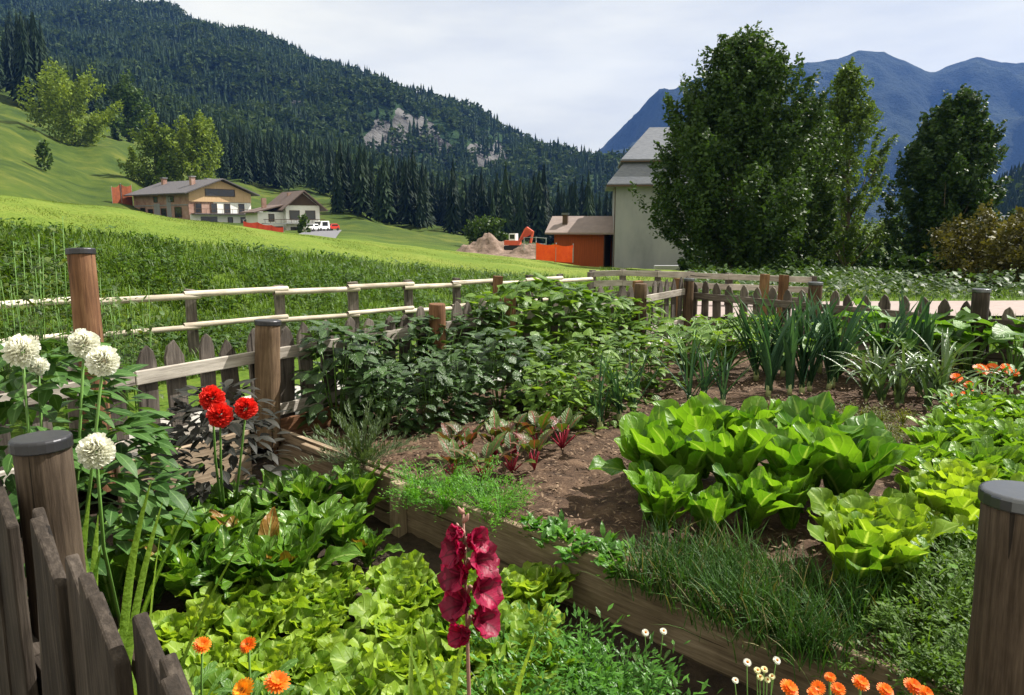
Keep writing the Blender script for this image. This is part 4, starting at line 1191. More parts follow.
def net(name, label, pts, h, mat, posts=True):
    root = empty(name, pts[0]); tag(root, label, 'barrier', 'safety nets')
    m_ = MB(); k = 0
    V_ = []
    for a, b_ in zip(pts, pts[1:]):
        for f in np.linspace(0, 1, 8):
            q = a * (1 - f) + b_ * f - pts[0]
            sag = -.10 * h * math.sin(math.pi * f)
            V_ += [(q.x, q.y + .06 * math.sin(9 * f), q.z - .05), (q.x, q.y + .1 * math.sin(7 * f), q.z + h * .5 + sag * .4), (q.x, q.y, q.z + h + sag)]
    nn = len(V_) // 3
    V_ = np.array(V_); V2 = V_ + np.array([0, .02, 0]); N_ = nn * 3
    m_.add(np.vstack([V_, V2]), [(3 * i + r, 3 * i + 3 + r, 3 * i + 4 + r, 3 * i + 1 + r) for i in range(nn - 1) for r in (0, 1)] + [(N_ + 3 * i + r, N_ + 3 * i + 1 + r, N_ + 3 * i + 4 + r, N_ + 3 * i + 3 + r) for i in range(nn - 1) for r in (0, 1)])
    obj('net', m_.mesh('net', mat), root)
    for q in pts:
        o = obj('net_post', roundpost(h + .15, .04, 1, 8).mesh('net_post', M['steel']), root); o.location = q - pts[0] + Vector((0, .06, -.05))
net('safety_net', 'bright orange safety net in front of the rust red hut', [P(536, 259, 57), P(556, 261, 56), P(573, 262, 55)], 1.25, M['net'])
net('safety_net', 'red safety net along the yard below the white chalet', [P(244, 234, 112), P(258, 235, 112), P(272, 238, 112), P(284, 240, 112)], 1.9, M['netred'])
net('safety_net', 'rust coloured net hanging on the meadow slope behind the clad chalet', [P(113, 209, 150), P(122, 206, 152), P(133, 207, 154)], 4.4, M['netrust'])
# thin rail beside the net
root = empty('handrail', P(524, 254, 70)); tag(root, 'thin grey handrail between the digger and the hut', 'railing')
pr = [P(524, 250, 70), P(536, 250, 69), P(546, 251, 68)]
for a in pr: obj('rail_post', roundpost(1.2, .04, 1, 8).mesh('rail_post', M['steel']), root, Matrix.Translation(a - Vector(root.location)))
for dz in (1.15, .6): obj('rail', MB().tube([p - Vector(root.location) + Vector((0, 0, dz)) for p in pr], .035, 6).mesh('rail', M['steel']), root)
# digger
b = P(514, 250, 82)
dg = empty('digger', b, R_(-25)); dg.scale = (.72,) * 3; tag(dg, 'red digger with white cab standing by the earth heap', 'digger')
for y in (-.9, .5):
    obj('track', MB().prism([(-1.3, .1), (-1.1, 0), (1.1, 0), (1.3, .1), (1.3, .55), (1.1, .7), (-1.1, .7), (-1.3, .55)], (1, 0, 0), (0, 0, 1), (0, .4, 0), (0, y, 0)).mesh('track', M['rubber'], smooth=False), dg)
bpart('body', dg, M['digger'], (-1.3, .9, -.8, .8, .75, 1.45)); 
c = bpart('cab', dg, M['car_white'], (-.5, .6, -.78, .2, 1.46, 2.5)); bpart('cab_window', dg, M['glass'], (-.35, .45, -.80, -.785, 1.7, 2.35), child_of=c)
obj('boom', MB().prism([(.5, 1.2), (.9, 1.2), (2.0, 3.1), (3.0, 2.6), (3.1, 2.8), (2.0, 3.5), (1.7, 3.3)], (1, 0, 0), (0, 0, 1), (0, .35, 0), (0, .25, 0)).mesh('boom', M['digger'], smooth=False), dg)
obj('arm', MB().prism([(2.8, 2.9), (3.1, 2.85), (2.7, 1.0), (2.45, 1.05)], (1, 0, 0), (0, 0, 1), (0, .3, 0), (0, .28, 0)).mesh('arm', M['digger'], smooth=False), dg)
obj('bucket', MB().prism([(2.3, 1.0), (2.9, .95), (2.8, .4), (2.2, .3), (1.95, .6)], (1, 0, 0), (0, 0, 1), (0, .7, 0), (0, .1, 0)).mesh('bucket', M['steel'], smooth=False), dg)

def car(label, loc, rz, mat, van=False, cat='car'):
    root = empty('parked_van' if van else 'parked_car', loc, rz); root.scale = (.8, .8, .8); tag(root, label, cat, 'vehicles parked by the white chalet')
    H = 2.0 if van else 1.45
    prof = [(-2.1, .35), (2.1, .35), (2.15, .8), (1.5, .95), (.9, H), (-1.9, H), (-2.1, .9)] if van else [(-2.0, .35), (2.0, .35), (2.05, .75), (1.2, .9), (.5, H), (-1.1, H), (-1.9, .95)]
    o = obj('body', MB().prism(prof, (1, 0, 0), (0, 0, 1), (0, 1.7, 0), (0, -.85, 0)).mesh('body', mat, smooth=False), root); bevel(o, .07, 3)
    for y in (-.868, .868):
        obj('side_window', MB().box(-1.3, .7, y - .01, y + .01, 1.0, H - .18).mesh('side_window', M['glass'], smooth=False), root)
    a, b_ = (np.array(prof[4]), np.array(prof[3]))
    q0, q1 = a * .85 + b_ * .15, a * .15 + b_ * .85
    wm = MB(); wm.add([(q0[0] + .03, -.72, q0[1] + .03), (q0[0] + .03, .72, q0[1] + .03), (q1[0] + .03, .72, q1[1] + .03), (q1[0] + .03, -.72, q1[1] + .03)], [(0, 1, 2, 3)])
    obj('windscreen', wm.mesh('windscreen', M['glass'], smooth=False), root)
    for y in (-.8, .8):
        for x in (-1.3, 1.3):
            obj('wheel', MB().tube([(x, y - .1, .33), (x, y + .1, .33)], .33, 14).mesh('wheel', M['rubber'], smooth=False), root)
for px, py, Y, rz, mt, van, lb in [(321, 233, 124, -1.9, 'car_white', True, 'white van parked beside the white chalet, between two cars'), (312, 235, 119, -1.7, 'car_white', False, 'white car half under the balcony of the white chalet'), (331, 232, 128, -2.0, 'car_red', False, 'dark red car parked at the outer end of the yard')]:
    q = at(px, Y, 0); q.z = ground(q.x, q.y) + .1
    car(lb, q, rz, M[mt], van, 'van' if van else 'car')
b = P(422, 243, 95)

# ------------------------------------------------------------------ grass, weeds, mulch (masses nobody could count)
M['blade'] = leaf_mat('grass_blade', (.03, .085, .008), (.105, .19, .018), trans=.4, rough=.5, spec=.3, bump=.1)
M['blade_dry'] = leaf_mat('field_grass_blade', (.085, .15, .018), (.20, .26, .05), trans=.4, rough=.6, spec=.2, bump=.1)
M['weed'] = leaf_mat('weed_leaf', (.022, .072, .009), (.085, .175, .02), trans=.38, rough=.45)
def scatter_cols(n, pxr, f, seed):
    """points on the terrain: px uniform, depth by f(px, random) -> Y"""
    r = np.random.default_rng(seed); px = r.uniform(*pxr, n); out_ = []
    for a in px:
        _, ks = ground_col(a, [5.0]); Y = f(ks, r)
        z = ground_col(a, [Y])[0][0]
        out_.append(((a - CX) / F * cp * Y, Y, z))
    return np.array(out_)
bank = lambda ks, r: ks[1][0] - 1.2 + (ks[2][0] - ks[1][0] + 1.4) * r.random()
q = scatter_cols(34000, (-60, 690), bank, 3)
m = MB().leaves(q, rng.random(len(q)) * 6.28, rng.uniform(1.0, 1.5, len(q)), rng.uniform(.08, .22, len(q)), rng.uniform(.008, .016, len(q)), rng.uniform(.3, 1.3, len(q)), 'strap', 4, 2, cup=0)
tag(obj('tall_grass', m.mesh('tall_grass', M['blade'])), 'tall green grass on the bank behind the pole fence', 'grass', kind='stuff')
q = scatter_cols(19000, (-60, 560), bank, 4)
k = fbm(q[:, 0], q[:, 1], 2.2, 9) > -.25
q = q[k]; q[:, 2] += rng.uniform(.0, .16, len(q))
m = MB().leaves(q, rng.random(len(q)) * 6.28, rng.uniform(-.1, .9, len(q)), rng.uniform(.05, .12, len(q)), rng.uniform(.03, .07, len(q)), .7, 'ovate', 4, 3, cup=.1)
tag(obj('weeds', m.mesh('weeds', M['weed'])), 'broad leaved weeds covering the bank', 'weeds', kind='stuff')
field = lambda ks, r: ks[2][0] - .5 + (ks[3][0] * 1.08 - ks[2][0]) * r.random() ** .8
q = scatter_cols(52000, (-60, 690), field, 6)
m = MB().leaves(q - np.array([0, 0, .01]), rng.random(len(q)) * 6.28, rng.uniform(.7, 1.5, len(q)), rng.uniform(.015, .045, len(q)), rng.uniform(.005, .010, len(q)), .5, 'strap', 3, 2, cup=0)
tag(obj('mown_grass', m.mesh('mown_grass', M['blade_dry'])), 'short yellowish grass of the mown field', 'grass', kind='stuff')
right = lambda ks, r: ks[0][0] + .3 + (30 - ks[0][0]) * r.random() ** 1.3
q = scatter_cols(16000, (600, 1100), right, 7)
q = q[(q[:, 1] < 12.0 + (q[:, 0] - 6) * .12) | (q[:, 1] > 15.8 + (q[:, 0] - 6) * .12)]
m = MB().leaves(q, rng.random(len(q)) * 6.28, rng.uniform(.9, 1.5, len(q)), rng.uniform(.08, .22, len(q)), rng.uniform(.01, .02, len(q)), .6, 'strap', 3, 2, cup=0)
tag(obj('verge_grass', m.mesh('verge_grass', M['blade'])), 'grass along the road verge behind the dark fence', 'grass', kind='stuff')

q = scatter_cols(9000, (690, 1120), lambda ks, r: 17.5 + 18 * r.random(), 17)
q = q[q[:, 1] > 16.6 + (q[:, 0] - 6) * .12]
q[:, 2] += rng.random(len(q)) ** 1.5 * .55
m = MB().leaves(q, rng.random(len(q)) * 6.28, rng.uniform(-.4, 1.0, len(q)), rng.uniform(.12, .30, len(q)), rng.uniform(.07, .15, len(q)), .7, 'ovate', 4, 3, cup=.1)
tag(obj('undergrowth', m.mesh('undergrowth', M['tree_dark'])), 'dark leafy undergrowth below the tall trees beyond the road', 'undergrowth', kind='stuff')

def in_bed(p): # upper bed, between board and fences
    d = Vector((p[0] - B0.x, p[1] - B0.y, 0))
    return d.dot(DU) > .04
q = np.c_[rng.uniform(-1.7, 4.5, 17000), rng.uniform(2.2, 9.0, 17000), np.full(17000, .012)]
q = q[[in_bed(p) for p in q]]
m = MB().leaves(q, rng.random(len(q)) * 6.28, rng.uniform(-.3, .6, len(q)), rng.uniform(.012, .045, len(q)), rng.uniform(.006, .018, len(q)), .2, 'round', 3, 2, cup=.2)
tag(obj('mulch_chips', m.mesh('mulch_chips', M['chip'])), 'small wood chips and dry bits strewn over the brown soil', 'mulch', kind='stuff')

# vines and tall weeds by the left fence
M['vine'] = leaf_mat('wild_weed_leaf', (.035, .085, .014), (.12, .17, .03), trans=.35, rough=.5)

# ------------------------------------------------------------------ plant prototypes (meshes shared by copies)
def U(a, b, n): return rng.uniform(a, b, n)
def lettuce(n=20, L_=.17, W_=.15, mat='lettuce', upright_=.35, ruf=.06, prof='spoon', bd=.45, rf=2.6):
    m = MB(); k = np.arange(n)
    f = (k / n)                                      # 0 outer .. 1 heart
    az = k * 2.39996 + U(-.45, .45, n)
    el = np.minimum(.62 + upright_ + 0.62 * f + U(-.16, .16, n), 1.52)
    Ls = L_ * (1.05 - .38 * f) * U(.85, 1.15, n)
    ro = (.012 + .05 * (1 - f) * (L_ < .3)) * U(.4, 1.3, n)
    o = np.stack([ro * np.cos(az), ro * np.sin(az), np.full(n, .01)], -1)
    m.leaves(o, az, el, Ls, W_ * (1 - .25 * f) * U(.85, 1.15, n), bd + .30 * (1 - f) + U(-.2, .45, n), prof, 17, 9, cup=.24 + .35 * f, ruf=ruf * U(.6, 1.4, n), rf=rf, roll=U(-.45, .45, n), lat=U(-.3, .3, n), re=2.2)
    return m.mesh('lettuce_plant', M[mat])
PR = {}
PR['lettuce'] = [lettuce(38, .175, .10, 'lettuce', .46, .12, bd=.5, rf=3.6) for _ in range(5)]
PR['lettuce_right'] = [lettuce(44, .235, .115, 'lettuce_right', .56, .12, bd=.22, rf=3.4) for _ in range(4)]
PR['cornsalad'] = [lettuce(40, .13, .042, 'cornsalad', .36, .02) for _ in range(4)]
PR['romaine'] = [lettuce(21, .47, .185, 'romaine', .54, .10, 'romaine', bd=.32, rf=3.2) for _ in range(5)]
PR['chard'] = [lettuce(16, .35, .125, 'chard', .46, .10, 'chard', bd=.6, rf=4.0) for _ in range(5)]
def seedling(n, L_, W_, mat):
    m = MB(); n_ = n
    o = np.c_[np.clip(rng.normal(0, .03, n), -.055, .055), np.clip(rng.normal(0, .03, n), -.055, .055), U(0, .07, n)]
    m.leaves(o, U(0, 6.28, n), U(.2, 1.2, n), U(.6, 1.1, n) * L_, U(.7, 1.2, n) * W_, .6, 'ovate', 4, 3, cup=.15)
    return m.mesh('salad_seedling', M[mat])
PR['seedling'] = [seedling(38, .085, .032, 'parsley') for _ in range(3)]
def feathery(n, R, H, s, mat, name, low=.25):
    """bush of fine divided leaves: stalks carrying many leaflets"""
    m = MB(); ns = 26
    az, el = U(0, 6.28, ns), U(.55, 1.45, ns); Ln = U(.7, 1.1, ns) * H * 1.1
    t = rng.random(n) ** .55; k = rng.integers(0, ns, n)
    bend = .9
    a_ = el[k] - bend * t * .5
    p = np.stack([np.cos(az[k]) * np.cos(a_) * Ln[k] * t, np.sin(az[k]) * np.cos(a_) * Ln[k] * t, np.sin(a_) * Ln[k] * t], -1)
    p += rng.normal(0, s * 1.1, (n, 3)) * (.4 + t[:, None]); p[:, 2] = np.abs(p[:, 2]) + .005
    m.leaves(p, az[k] + U(-1.3, 1.3, n), U(-.1, 1.2, n), U(.6, 1.3, n) * s * 2, U(.5, 1.1, n) * s * .8, .3, 'rhomb', 3, 2, cup=0, rnd=np.clip(rng.normal(.5, .2, n), 0, 1))
    m.leaves(np.zeros((ns, 3)), az, el, Ln, .005, bend * .6, 'strap', 5, 2, cup=0)
    return m.mesh(name, M[mat])
PR['parsley'] = [feathery(620, .14, .20, .017, 'parsley', 'parsley_plant') for _ in range(3)]
PR['carrot'] = [feathery(760, .15, .21, .012, 'carrot', 'carrot_top') for _ in range(3)]
PR['carrot_pale'] = [feathery(420, .06, .11, .010, 'carrot_pale', 'carrot_seedling') for _ in range(3)]
PR['marigold'] = [feathery(1500, .2, .26, .016, 'marigold_leaf', 'marigold_foliage') for _ in range(3)]
def chive():
    m = MB(); n = 135
    o = np.c_[rng.normal(0, .06, n), rng.normal(0, .06, n), np.zeros(n)]
    m.leaves(o, U(0, 6.28, n), U(.85, 1.56, n), U(.10, .26, n), U(.0035, .006, n), U(0, 1.1, n), 'strap', 5, 2, cup=0)
    return m.mesh('chive_clump', M['chive'])
PR['chive'] = [chive() for _ in range(4)]
def straps(n, L_, W_, mat, el=(1.0, 1.5), bend=(.3, 1.2), spread=.02, name='leaves', fan=False, cup=.5, z0=.0):
    m = MB()
    az = (rng.integers(0, 2, n) * math.pi + U(-.25, .25, n)) if fan else U(0, 6.28, n)
    o = np.c_[rng.normal(0, spread, n), rng.normal(0, spread, n), np.full(n, z0)]
    m.leaves(o, az, U(*el, n), U(.7, 1.1, n) * L_, U(.8, 1.15, n) * W_, U(*bend, n), 'strap', 9, 3, cup=cup)
    return m.mesh(name, M[mat])
def shaft(h, r):
    return MB().tube([(0, 0, 0), (0, 0, h * .5), (.004, 0, h)], [r * 1.1, r, r * .8], 9).mesh('shaft', M['leekwhite'])
PR['leek'] = [[('leaf_fan', straps(14, .62, .036, 'leek', (1.2, 1.54), (.1, .7), .008, fan=True, z0=.045)), ('shaft', shaft(.08, .018))] for _ in range(4)]
PR['onion'] = [[('leaves', straps(9, .52, .017, 'leek', (.8, 1.5), (.0, .8), .012, z0=.05, cup=.9)), ('bulb', MB().tube([(0, 0, -.02), (0, 0, .015), (0, 0, .05), (0, 0, .09)], [.010, .022, .017, .008], 10).mesh('bulb', M['leekwhite']))] for _ in range(3)]
PR['garlic'] = [[('leaves', straps(15, .48, .024, 'garlic', (.95, 1.5), (.5, 2.0), .008, z0=.03)), ('shaft', shaft(.055, .010))] for _ in range(4)]
def beanbush(nl, R, H, L_, mat, drop=.55):
    m = MB(); st = MB()
    ns = 9
    for k in range(ns):
        a = k * 2.4; r = R * .75 * math.sqrt((k + .5) / ns)
        st.tube([(.03 * math.cos(a), .03 * math.sin(a), 0), (r * .6 * math.cos(a), r * .6 * math.sin(a), H * .5), (r * math.cos(a), r * math.sin(a), H * .86)], [.006, .004, .002], 5)
    f = rng.random(nl) ** 1.0; a = U(0, 6.28, nl)
    rr = R * np.sqrt(U(.1, 1, nl)) * np.sqrt(np.clip(1.08 - f ** 2.6, 0, 1))
    o = np.stack([rr * np.cos(a), rr * np.sin(a), .03 + H * f * .97], -1)
    m.leaves(o, a + U(-.8, .8, nl), U(-.5, .55, nl), U(.45, 1.25, nl) * L_, U(.6, 1.15, nl) * L_ * .82, U(.3, .9, nl), 'heart', 5, 5, cup=U(-.25, .12, nl), roll=U(-.4, .4, nl))
    return [('leaves', m.mesh('leaves', M[mat])), ('stems', st.mesh('stems', M['stem']))]
PR['bean'] = [beanbush(210, .36, .74, .13, 'bean') for _ in range(4)]
PR['bean_light'] = [beanbush(170, .32, .52, .105, 'bean_light') for _ in range(3)]
def squash(n, L_, H, mat):
    m = MB(); st = MB()
    for k in range(n):
        a = k * 2.4 + rng.uniform(-.3, .3); r = rng.uniform(.1, .42); h = H * rng.uniform(.55, 1.05)
        p = (r * math.cos(a), r * math.sin(a), h)
        st.tube([(0, 0, 0), (p[0] * .5, p[1] * .5, h * .7), p], [.011, .009, .007], 6)
        m.leaves([p], a, rng.uniform(.0, .4), L_ * rng.uniform(.8, 1.15), L_ * 1.05, .7, 'heart', 8, 7, cup=.22, ruf=.05, rf=2.2, roll=rng.uniform(-.3, .3))
    return [('leaves', m.mesh('leaves', M[mat])), ('stalks', st.mesh('stalks', M['stem']))]
PR['squash'] = [squash(15, .30, .58, 'squash') for _ in range(3)]
PR['cucumber'] = [squash(30, .15, .42, 'bean_light') for _ in range(3)]
def beet():
    m = MB(); s = MB(); n = 9
    for k in range(n):
        a = k * 2.4; el = rng.uniform(.8, 1.4); h = rng.uniform(.09, .16)
        p = np.array([math.cos(a) * math.cos(el), math.sin(a) * math.cos(el), math.sin(el)]) * h
        s.tube([(0, 0, 0), p * .6, p], [.006, .005, .004], 5)
        m.leaves([p], a, el - .2, rng.uniform(.12, .19), rng.uniform(.055, .085), rng.uniform(.5, 1.2), 'ovate', 7, 5, cup=.2, ruf=.06)
    return [('leaves', m.mesh('leaves', M['beet'])), ('stalks', s.mesh('stalks', M['beetstalk']))]
PR['beet'] = [beet() for _ in range(4)]
def needles():
    m = MB(); ns = 85
    az, el, Ln = U(0, 6.28, ns), U(.35, 1.5, ns), U(.25, .46, ns)
    n = 3400; t = U(.15, 1, n); k = rng.integers(0, ns, n); a_ = el[k] - .3 * t
    p = np.stack([np.cos(az[k]) * np.cos(a_) * Ln[k] * t, np.sin(az[k]) * np.cos(a_) * Ln[k] * t, np.sin(a_) * Ln[k] * t], -1)
    m.leaves(p, az[k] + U(-1, 1, n), el[k] + U(-.5, .5, n), U(.03, .06, n), .007, .3, 'lance', 3, 2, cup=0)
    return m.mesh('rosemary_bush', M['rosemary'])
PR['rosemary'] = [needles()]

class Floret: pass
def place_mb(src, Mx):
    d = MB(); d.merge(src, Mx); return d
def look(loc, direction, spin=0):
    q = Vector(direction).to_track_quat('Z', 'Y').to_matrix().to_4x4()
    return Matrix.Translation(loc) @ q @ Matrix.Rotation(spin, 4, 'Z')
def dahlia_ball(R, n=170):
    m = MB(); k = np.arange(n); zc = 1 - 1.72 * (k + .5) / n; a = k * 2.39996
    s = np.sqrt(1 - np.clip(zc, -1, 1) ** 2)
    d = np.stack([s * np.cos(a), s * np.sin(a), zc], -1)
    el = np.arcsin(np.clip(zc, -1, 1)); f = k / n
    m.leaves(d * R * .42, a + U(-.1, .1, n), el + .12 + U(-.16, .16, n), R * U(.46, .66, n), R * .36 * (.8 + .4 * f), U(-.4, .25, n), 'petal', 4, 3, cup=.6)
    h = 46; m.leaves(d[:h] * R * .30, a[:h], el[:h] + .1, R * .50, R * .26, -.2, 'petal', 4, 3, cup=.6)
    return m
def calendula(R, rings=3):
    m = MB(); 
    for q in range(rings):
        n = 20 - 3 * q; az = np.arange(n) * 6.283 / n + q * .13
        m.leaves(np.c_[np.cos(az) * R * .12, np.sin(az) * R * .12, np.full(n, .003 + .004 * q)], az + U(-.06, .06, n), .22 + .28 * q + U(-.08, .08, n), R * (.95 - .18 * q), R * .27, .22, 'petal', 4, 3, cup=.12)
    return m
def dome(R, h):
    m = MB(); th = np.linspace(0, 6.2832, 12, endpoint=False); v = []
    for f in (1, .75, .4): v += [(R * f * math.cos(t), R * f * math.sin(t), h * math.sqrt(1 - f * f * .98)) for t in th]
    v.append((0, 0, h)); m.add(v, [(i * 12 + j, i * 12 + (j + 1) % 12, (i + 1) * 12 + (j + 1) % 12, (i + 1) * 12 + j) for i in range(2) for j in range(12)], [(24 + j, 24 + (j + 1) % 12, 36) for j in range(12)])
    return m
CAL = [calendula(.025).mesh('flower', M['orange_petal']), calendula(.025).mesh('flower', M['amber_petal'])]
DISC = dome(.0085, .007).mesh('flower_disc', M['disc'])
BALL = {'white': dahlia_ball(.062).mesh('bloom', M['white_petal']), 'red': dahlia_ball(.052).mesh('bloom', M['red_petal'])}

def flower_part(root, me, loc, direction, s, disc=None, name='flower'):
    o = obj(name, me, root, look(Vector(loc) - Vector(root.location), direction, rng.uniform(0, 6)) @ Matrix.Scale(s, 4))
    if disc: obj('flower_disc', disc, o, Matrix.Translation((0, 0, .006)))
    return o
def bush_leaves(n, R, H, L_, W_, prof, el=(-.4, .7), z0=.02):
    f = rng.random(n) ** .8; a = U(0, 6.28, n); rr = R * np.sqrt(U(.05, 1, n)) * np.sqrt(np.clip(1.1 - f ** 2.2, 0, 1))
    m = MB(); m.leaves(np.stack([rr * np.cos(a), rr * np.sin(a), z0 + H * f], -1), a + U(-.7, .7, n), U(*el, n), U(.7, 1.2, n) * L_, U(.75, 1.2, n) * W_, .6, prof, 6, 5, cup=.1, roll=U(-.4, .4, n))
    return m
def flower_plant(name, label, cat, base, blooms, me, foliage, mat, group=None, disc=None, smul=1.0, stem_r=.004):
    """blooms: (px, py, Y, size) seen in the photograph -> real heads at that depth on stems from the base"""
    root = empty(name, base); tag(root, label, cat, group)
    obj('foliage', foliage.mesh('foliage', M[mat]), root)
    st = MB()
    for (px, py, Y, s, *mm) in blooms:
        p = P(px, py, Y); l = p - Vector(base)
        st.tube([(l.x * .25, l.y * .25, 0), (l.x * .75, l.y * .8, l.z * .6), l - Vector((0, 0, .005))], [stem_r * 1.3, stem_r, stem_r * .8], 6)
        dr = (rng.uniform(-.35, .35), -rng.uniform(.25, .7), .8) if disc else (rng.uniform(-.4, .4), -.9, .75)
        flower_part(root, mm[0] if mm else me, p, dr, s * smul, disc, 'flower' if disc else 'bloom')
    obj('stems', st.mesh('stems', M['stem']), root)
    return root

# ------------------------------------------------------------------ rows of plants
def rowset(key, name, cat, group, label, rows, z, s=(.9, 1.1), tilt=.06, prune=None, zj=0):
    """rows: [(row phrase, [(px, py) ...])]; every plant gets a label with its place in its row"""
    for ri, (phrase, pts) in enumerate(rows):
        for k, p in enumerate(pts):
            q = G(p[0], p[1], z)
            jj = .07 if key == 'cornsalad' else .035
            q += Vector((rng.uniform(-jj, jj), rng.uniform(-jj, jj), zj))
            n_ = len(pts)
            where = "" if n_ == 1 else (f", {ORD[k]} from the left" if k < n_ - 1 else ", rightmost one")
            pr = PR[key]
            spawn(pr[int(rng.integers(len(pr)))], name, f"{label} {phrase}{where}", cat, group, q, rng.uniform(0, 6.28), rng.uniform(*s) * (p[2] if len(p) > 2 else 1), (rng.normal(0, tilt), rng.normal(0, tilt)))
def lin(a, b, n): return [(a[0] + (b[0] - a[0]) * k / (n - 1), a[1] + (b[1] - a[1]) * k / (n - 1)) for k in range(n)]
LB = -.23
rowset('lettuce', 'lettuce', 'lettuce', 'light green lettuces in the lower bed', 'light green lettuce', [
    ('in the row next to the chard', lin((225, 625), (505, 625), 6)),
    ('in the second row from the chard', lin((190, 658), (520, 655), 6)),
    ('in the third row from the chard', lin((205, 695), (530, 690), 6)),
    ('in the fourth row from the chard', lin((215, 742), (500, 735), 5)),
    ('in the row by the near edge', lin((240, 800), (470, 795), 4)),
    ('in the back row, beside the board', lin((330, 605), (530, 612), 4))], LB, (1.0, 1.2))
rowset('chard', 'chard', 'chard', 'chard plants in the lower bed', 'dark leafy chard', [
    ('in the back row below the red dahlias', lin((165, 545), (355, 522), 7)),
    ('in the middle row behind the lettuce', lin((130, 582), (345, 562), 7)),
    ('in the front row touching the lettuce', lin((120, 618), (300, 594), 6))], LB, (.98, 1.2), .14)
rowset('chard', 'young_chard', 'chard', 'chard plants in the lower bed', 'small upright chard standing apart by the board', [('near the lettuce', [(372, 570, .72)])], LB)
rowset('parsley', 'parsley', 'parsley', 'parsley at the foot of the board', 'bushy dark green parsley', [
    ('in the row nearest the board', lin((545, 668), (625, 712), 3)),
    ('in the middle parsley row', lin((505, 690), (640, 750), 4)),
    ('in the row nearest the gladiolus', lin((510, 735), (610, 790), 3))], LB, (.95, 1.25))
rowset('carrot', 'carrot_plant', 'carrot', 'carrot tops along the board', 'fine bright green carrot top', [
    ('in the row along the board', lin((420, 505), (505, 522), 4)),
    ('in the back row by the beets', lin((420, 492), (505, 505), 4))], 0, (.8, 1.05))
rowset('seedling', 'salad_seedling', 'salad', 'young salad plants behind the board', 'low young salad plant', [
    ('along the board between carrots and chives', lin((538, 540), (618, 575), 5)),
    ('behind the row at the board', lin((550, 535), (620, 562), 4))], 0, (.85, 1.15))
rowset('chive', 'chive_clump', 'chives', 'chive clumps along the board', 'dark grassy chive clump', [
    ('along the board', lin((655, 592), (815, 660), 6)),
    ('in the second row from the board', lin((650, 580), (830, 652), 6)),
    ('in the third row from the board', lin((665, 565), (845, 632), 6)),
    ('in the row nearest the big chicory', lin((700, 562), (850, 612), 5))], 0, (.85, 1.1), .1)
rowset('romaine', 'chicory_head', 'chicory', 'big chicory heads', 'big glossy green chicory head', [
    ('in the back row before the onions', [(648, 490), (700, 478), (752, 476), (805, 484), (856, 500)]),
    ('in the middle row', [(690, 508), (740, 508), (795, 512), (845, 517)]),], 0, (.95, 1.15), .12)
rowset('romaine', 'chicory_head', 'chicory', 'smaller chicory heads', 'smaller low chicory head', [
    ('in front by the chives', [(640, 520), (668, 532), (705, 540), (745, 536), (790, 528)])], 0, (.58, .72), .15)
rowset('lettuce_right', 'lettuce', 'lettuce', 'pale lettuces along the garden edge', 'yellow green lettuce', [
    ('at the near end of the edge row', [(842, 590, 1.15), (892, 582, 1.1), (866, 562, 1.2)]),
    ('in the second rank of the edge row', [(905, 560), (945, 548), (890, 545)]),
    ('in the third rank of the edge row', [(930, 525), (968, 520), (1005, 530)])], 0, (.95, 1.2))
rowset('lettuce_right', 'lettuce', 'lettuce', 'pale lettuces along the garden edge', 'yellow green lettuce', [
    ('behind the metal capped post', [(965, 560), (990, 575)])], 0, (.8, .95))
rowset('cornsalad', 'corn_salad', 'salad', 'small leaved salad beyond the lettuces', 'small leaved salad', [
    ('in the first rank beyond the lettuces', lin((930, 497), (1030, 500), 6)),
    ('in the second rank beyond the lettuces', lin((938, 478), (1030, 480), 6)),
    ('in the third rank beyond the lettuces', lin((945, 461), (1030, 462), 6)),
    ('in the fourth rank beyond the lettuces', lin((952, 446), (1030, 446), 6)),
    ('in the fifth rank beyond the lettuces', lin((962, 432), (1030, 431), 5)),
    ('in the last rank below the orange flowers', lin((985, 418), (1035, 417), 4))], 0, (1.2, 1.75), .12)
rowset('bean', 'bean_plant', 'bean plant', 'dark bean plants along the left fence', 'dark leaved bean plant', [
    ('against the picket fence', [(338, 424, .92), (356, 414, .9), (378, 407, .82), (402, 400, .86), (426, 393, 1.0), (446, 388, .9), (468, 383, .85), (488, 378, .95)]),
    ('in the front bean row', [(385, 430, .7), (425, 424, .74), (462, 416, .8), (500, 408, .82), (532, 402, .8)])], 0, (.9, 1.12), .08)
rowset('bean_light', 'bean_plant', 'bean plant', 'light green climbing beans in the far half', 'light green bean plant', [
    ('against the fence by the rail gap', [(504, 375, 1.5), (524, 370, 1.62), (547, 366, 1.6), (570, 362, 1.48), (594, 358, 1.38), (617, 354, 1.25), (642, 350, 1.05)]),
    ('in the row before the onions', [(560, 405), (590, 400), (620, 394), (650, 388)]),
    ('at the front of the far bean patch', [(540, 420, .8), (570, 428, .75), (605, 418, .8)])], 0, (.92, 1.12), .08)
rowset('cucumber', 'squash_plant', 'squash', 'squash plants in the far corner', 'light leaved squash plant', [
    ('near the far corner post', [(680, 358), (712, 352), (745, 350)]),
    ('behind the onion clumps', [(690, 378), (725, 374), (762, 372)])], 0, (.9, 1.1))
rowset('squash', 'squash_plant', 'squash', 'squash plants along the dark fence', 'broad leaved squash plant', [
    ('along the dark fence', [(840, 376), (880, 372), (925, 372), (968, 376), (1012, 384)])], 0, (.85, 1.05))
rowset('beet', 'beet', 'beet', 'red stalked beets before the beans', 'red stalked beet', [
    ('in the row next to the beans', lin((448, 460), (560, 448), 6)),
    ('in the row next to the carrots', lin((455, 482), (535, 470), 4))], 0, (.85, 1.15))
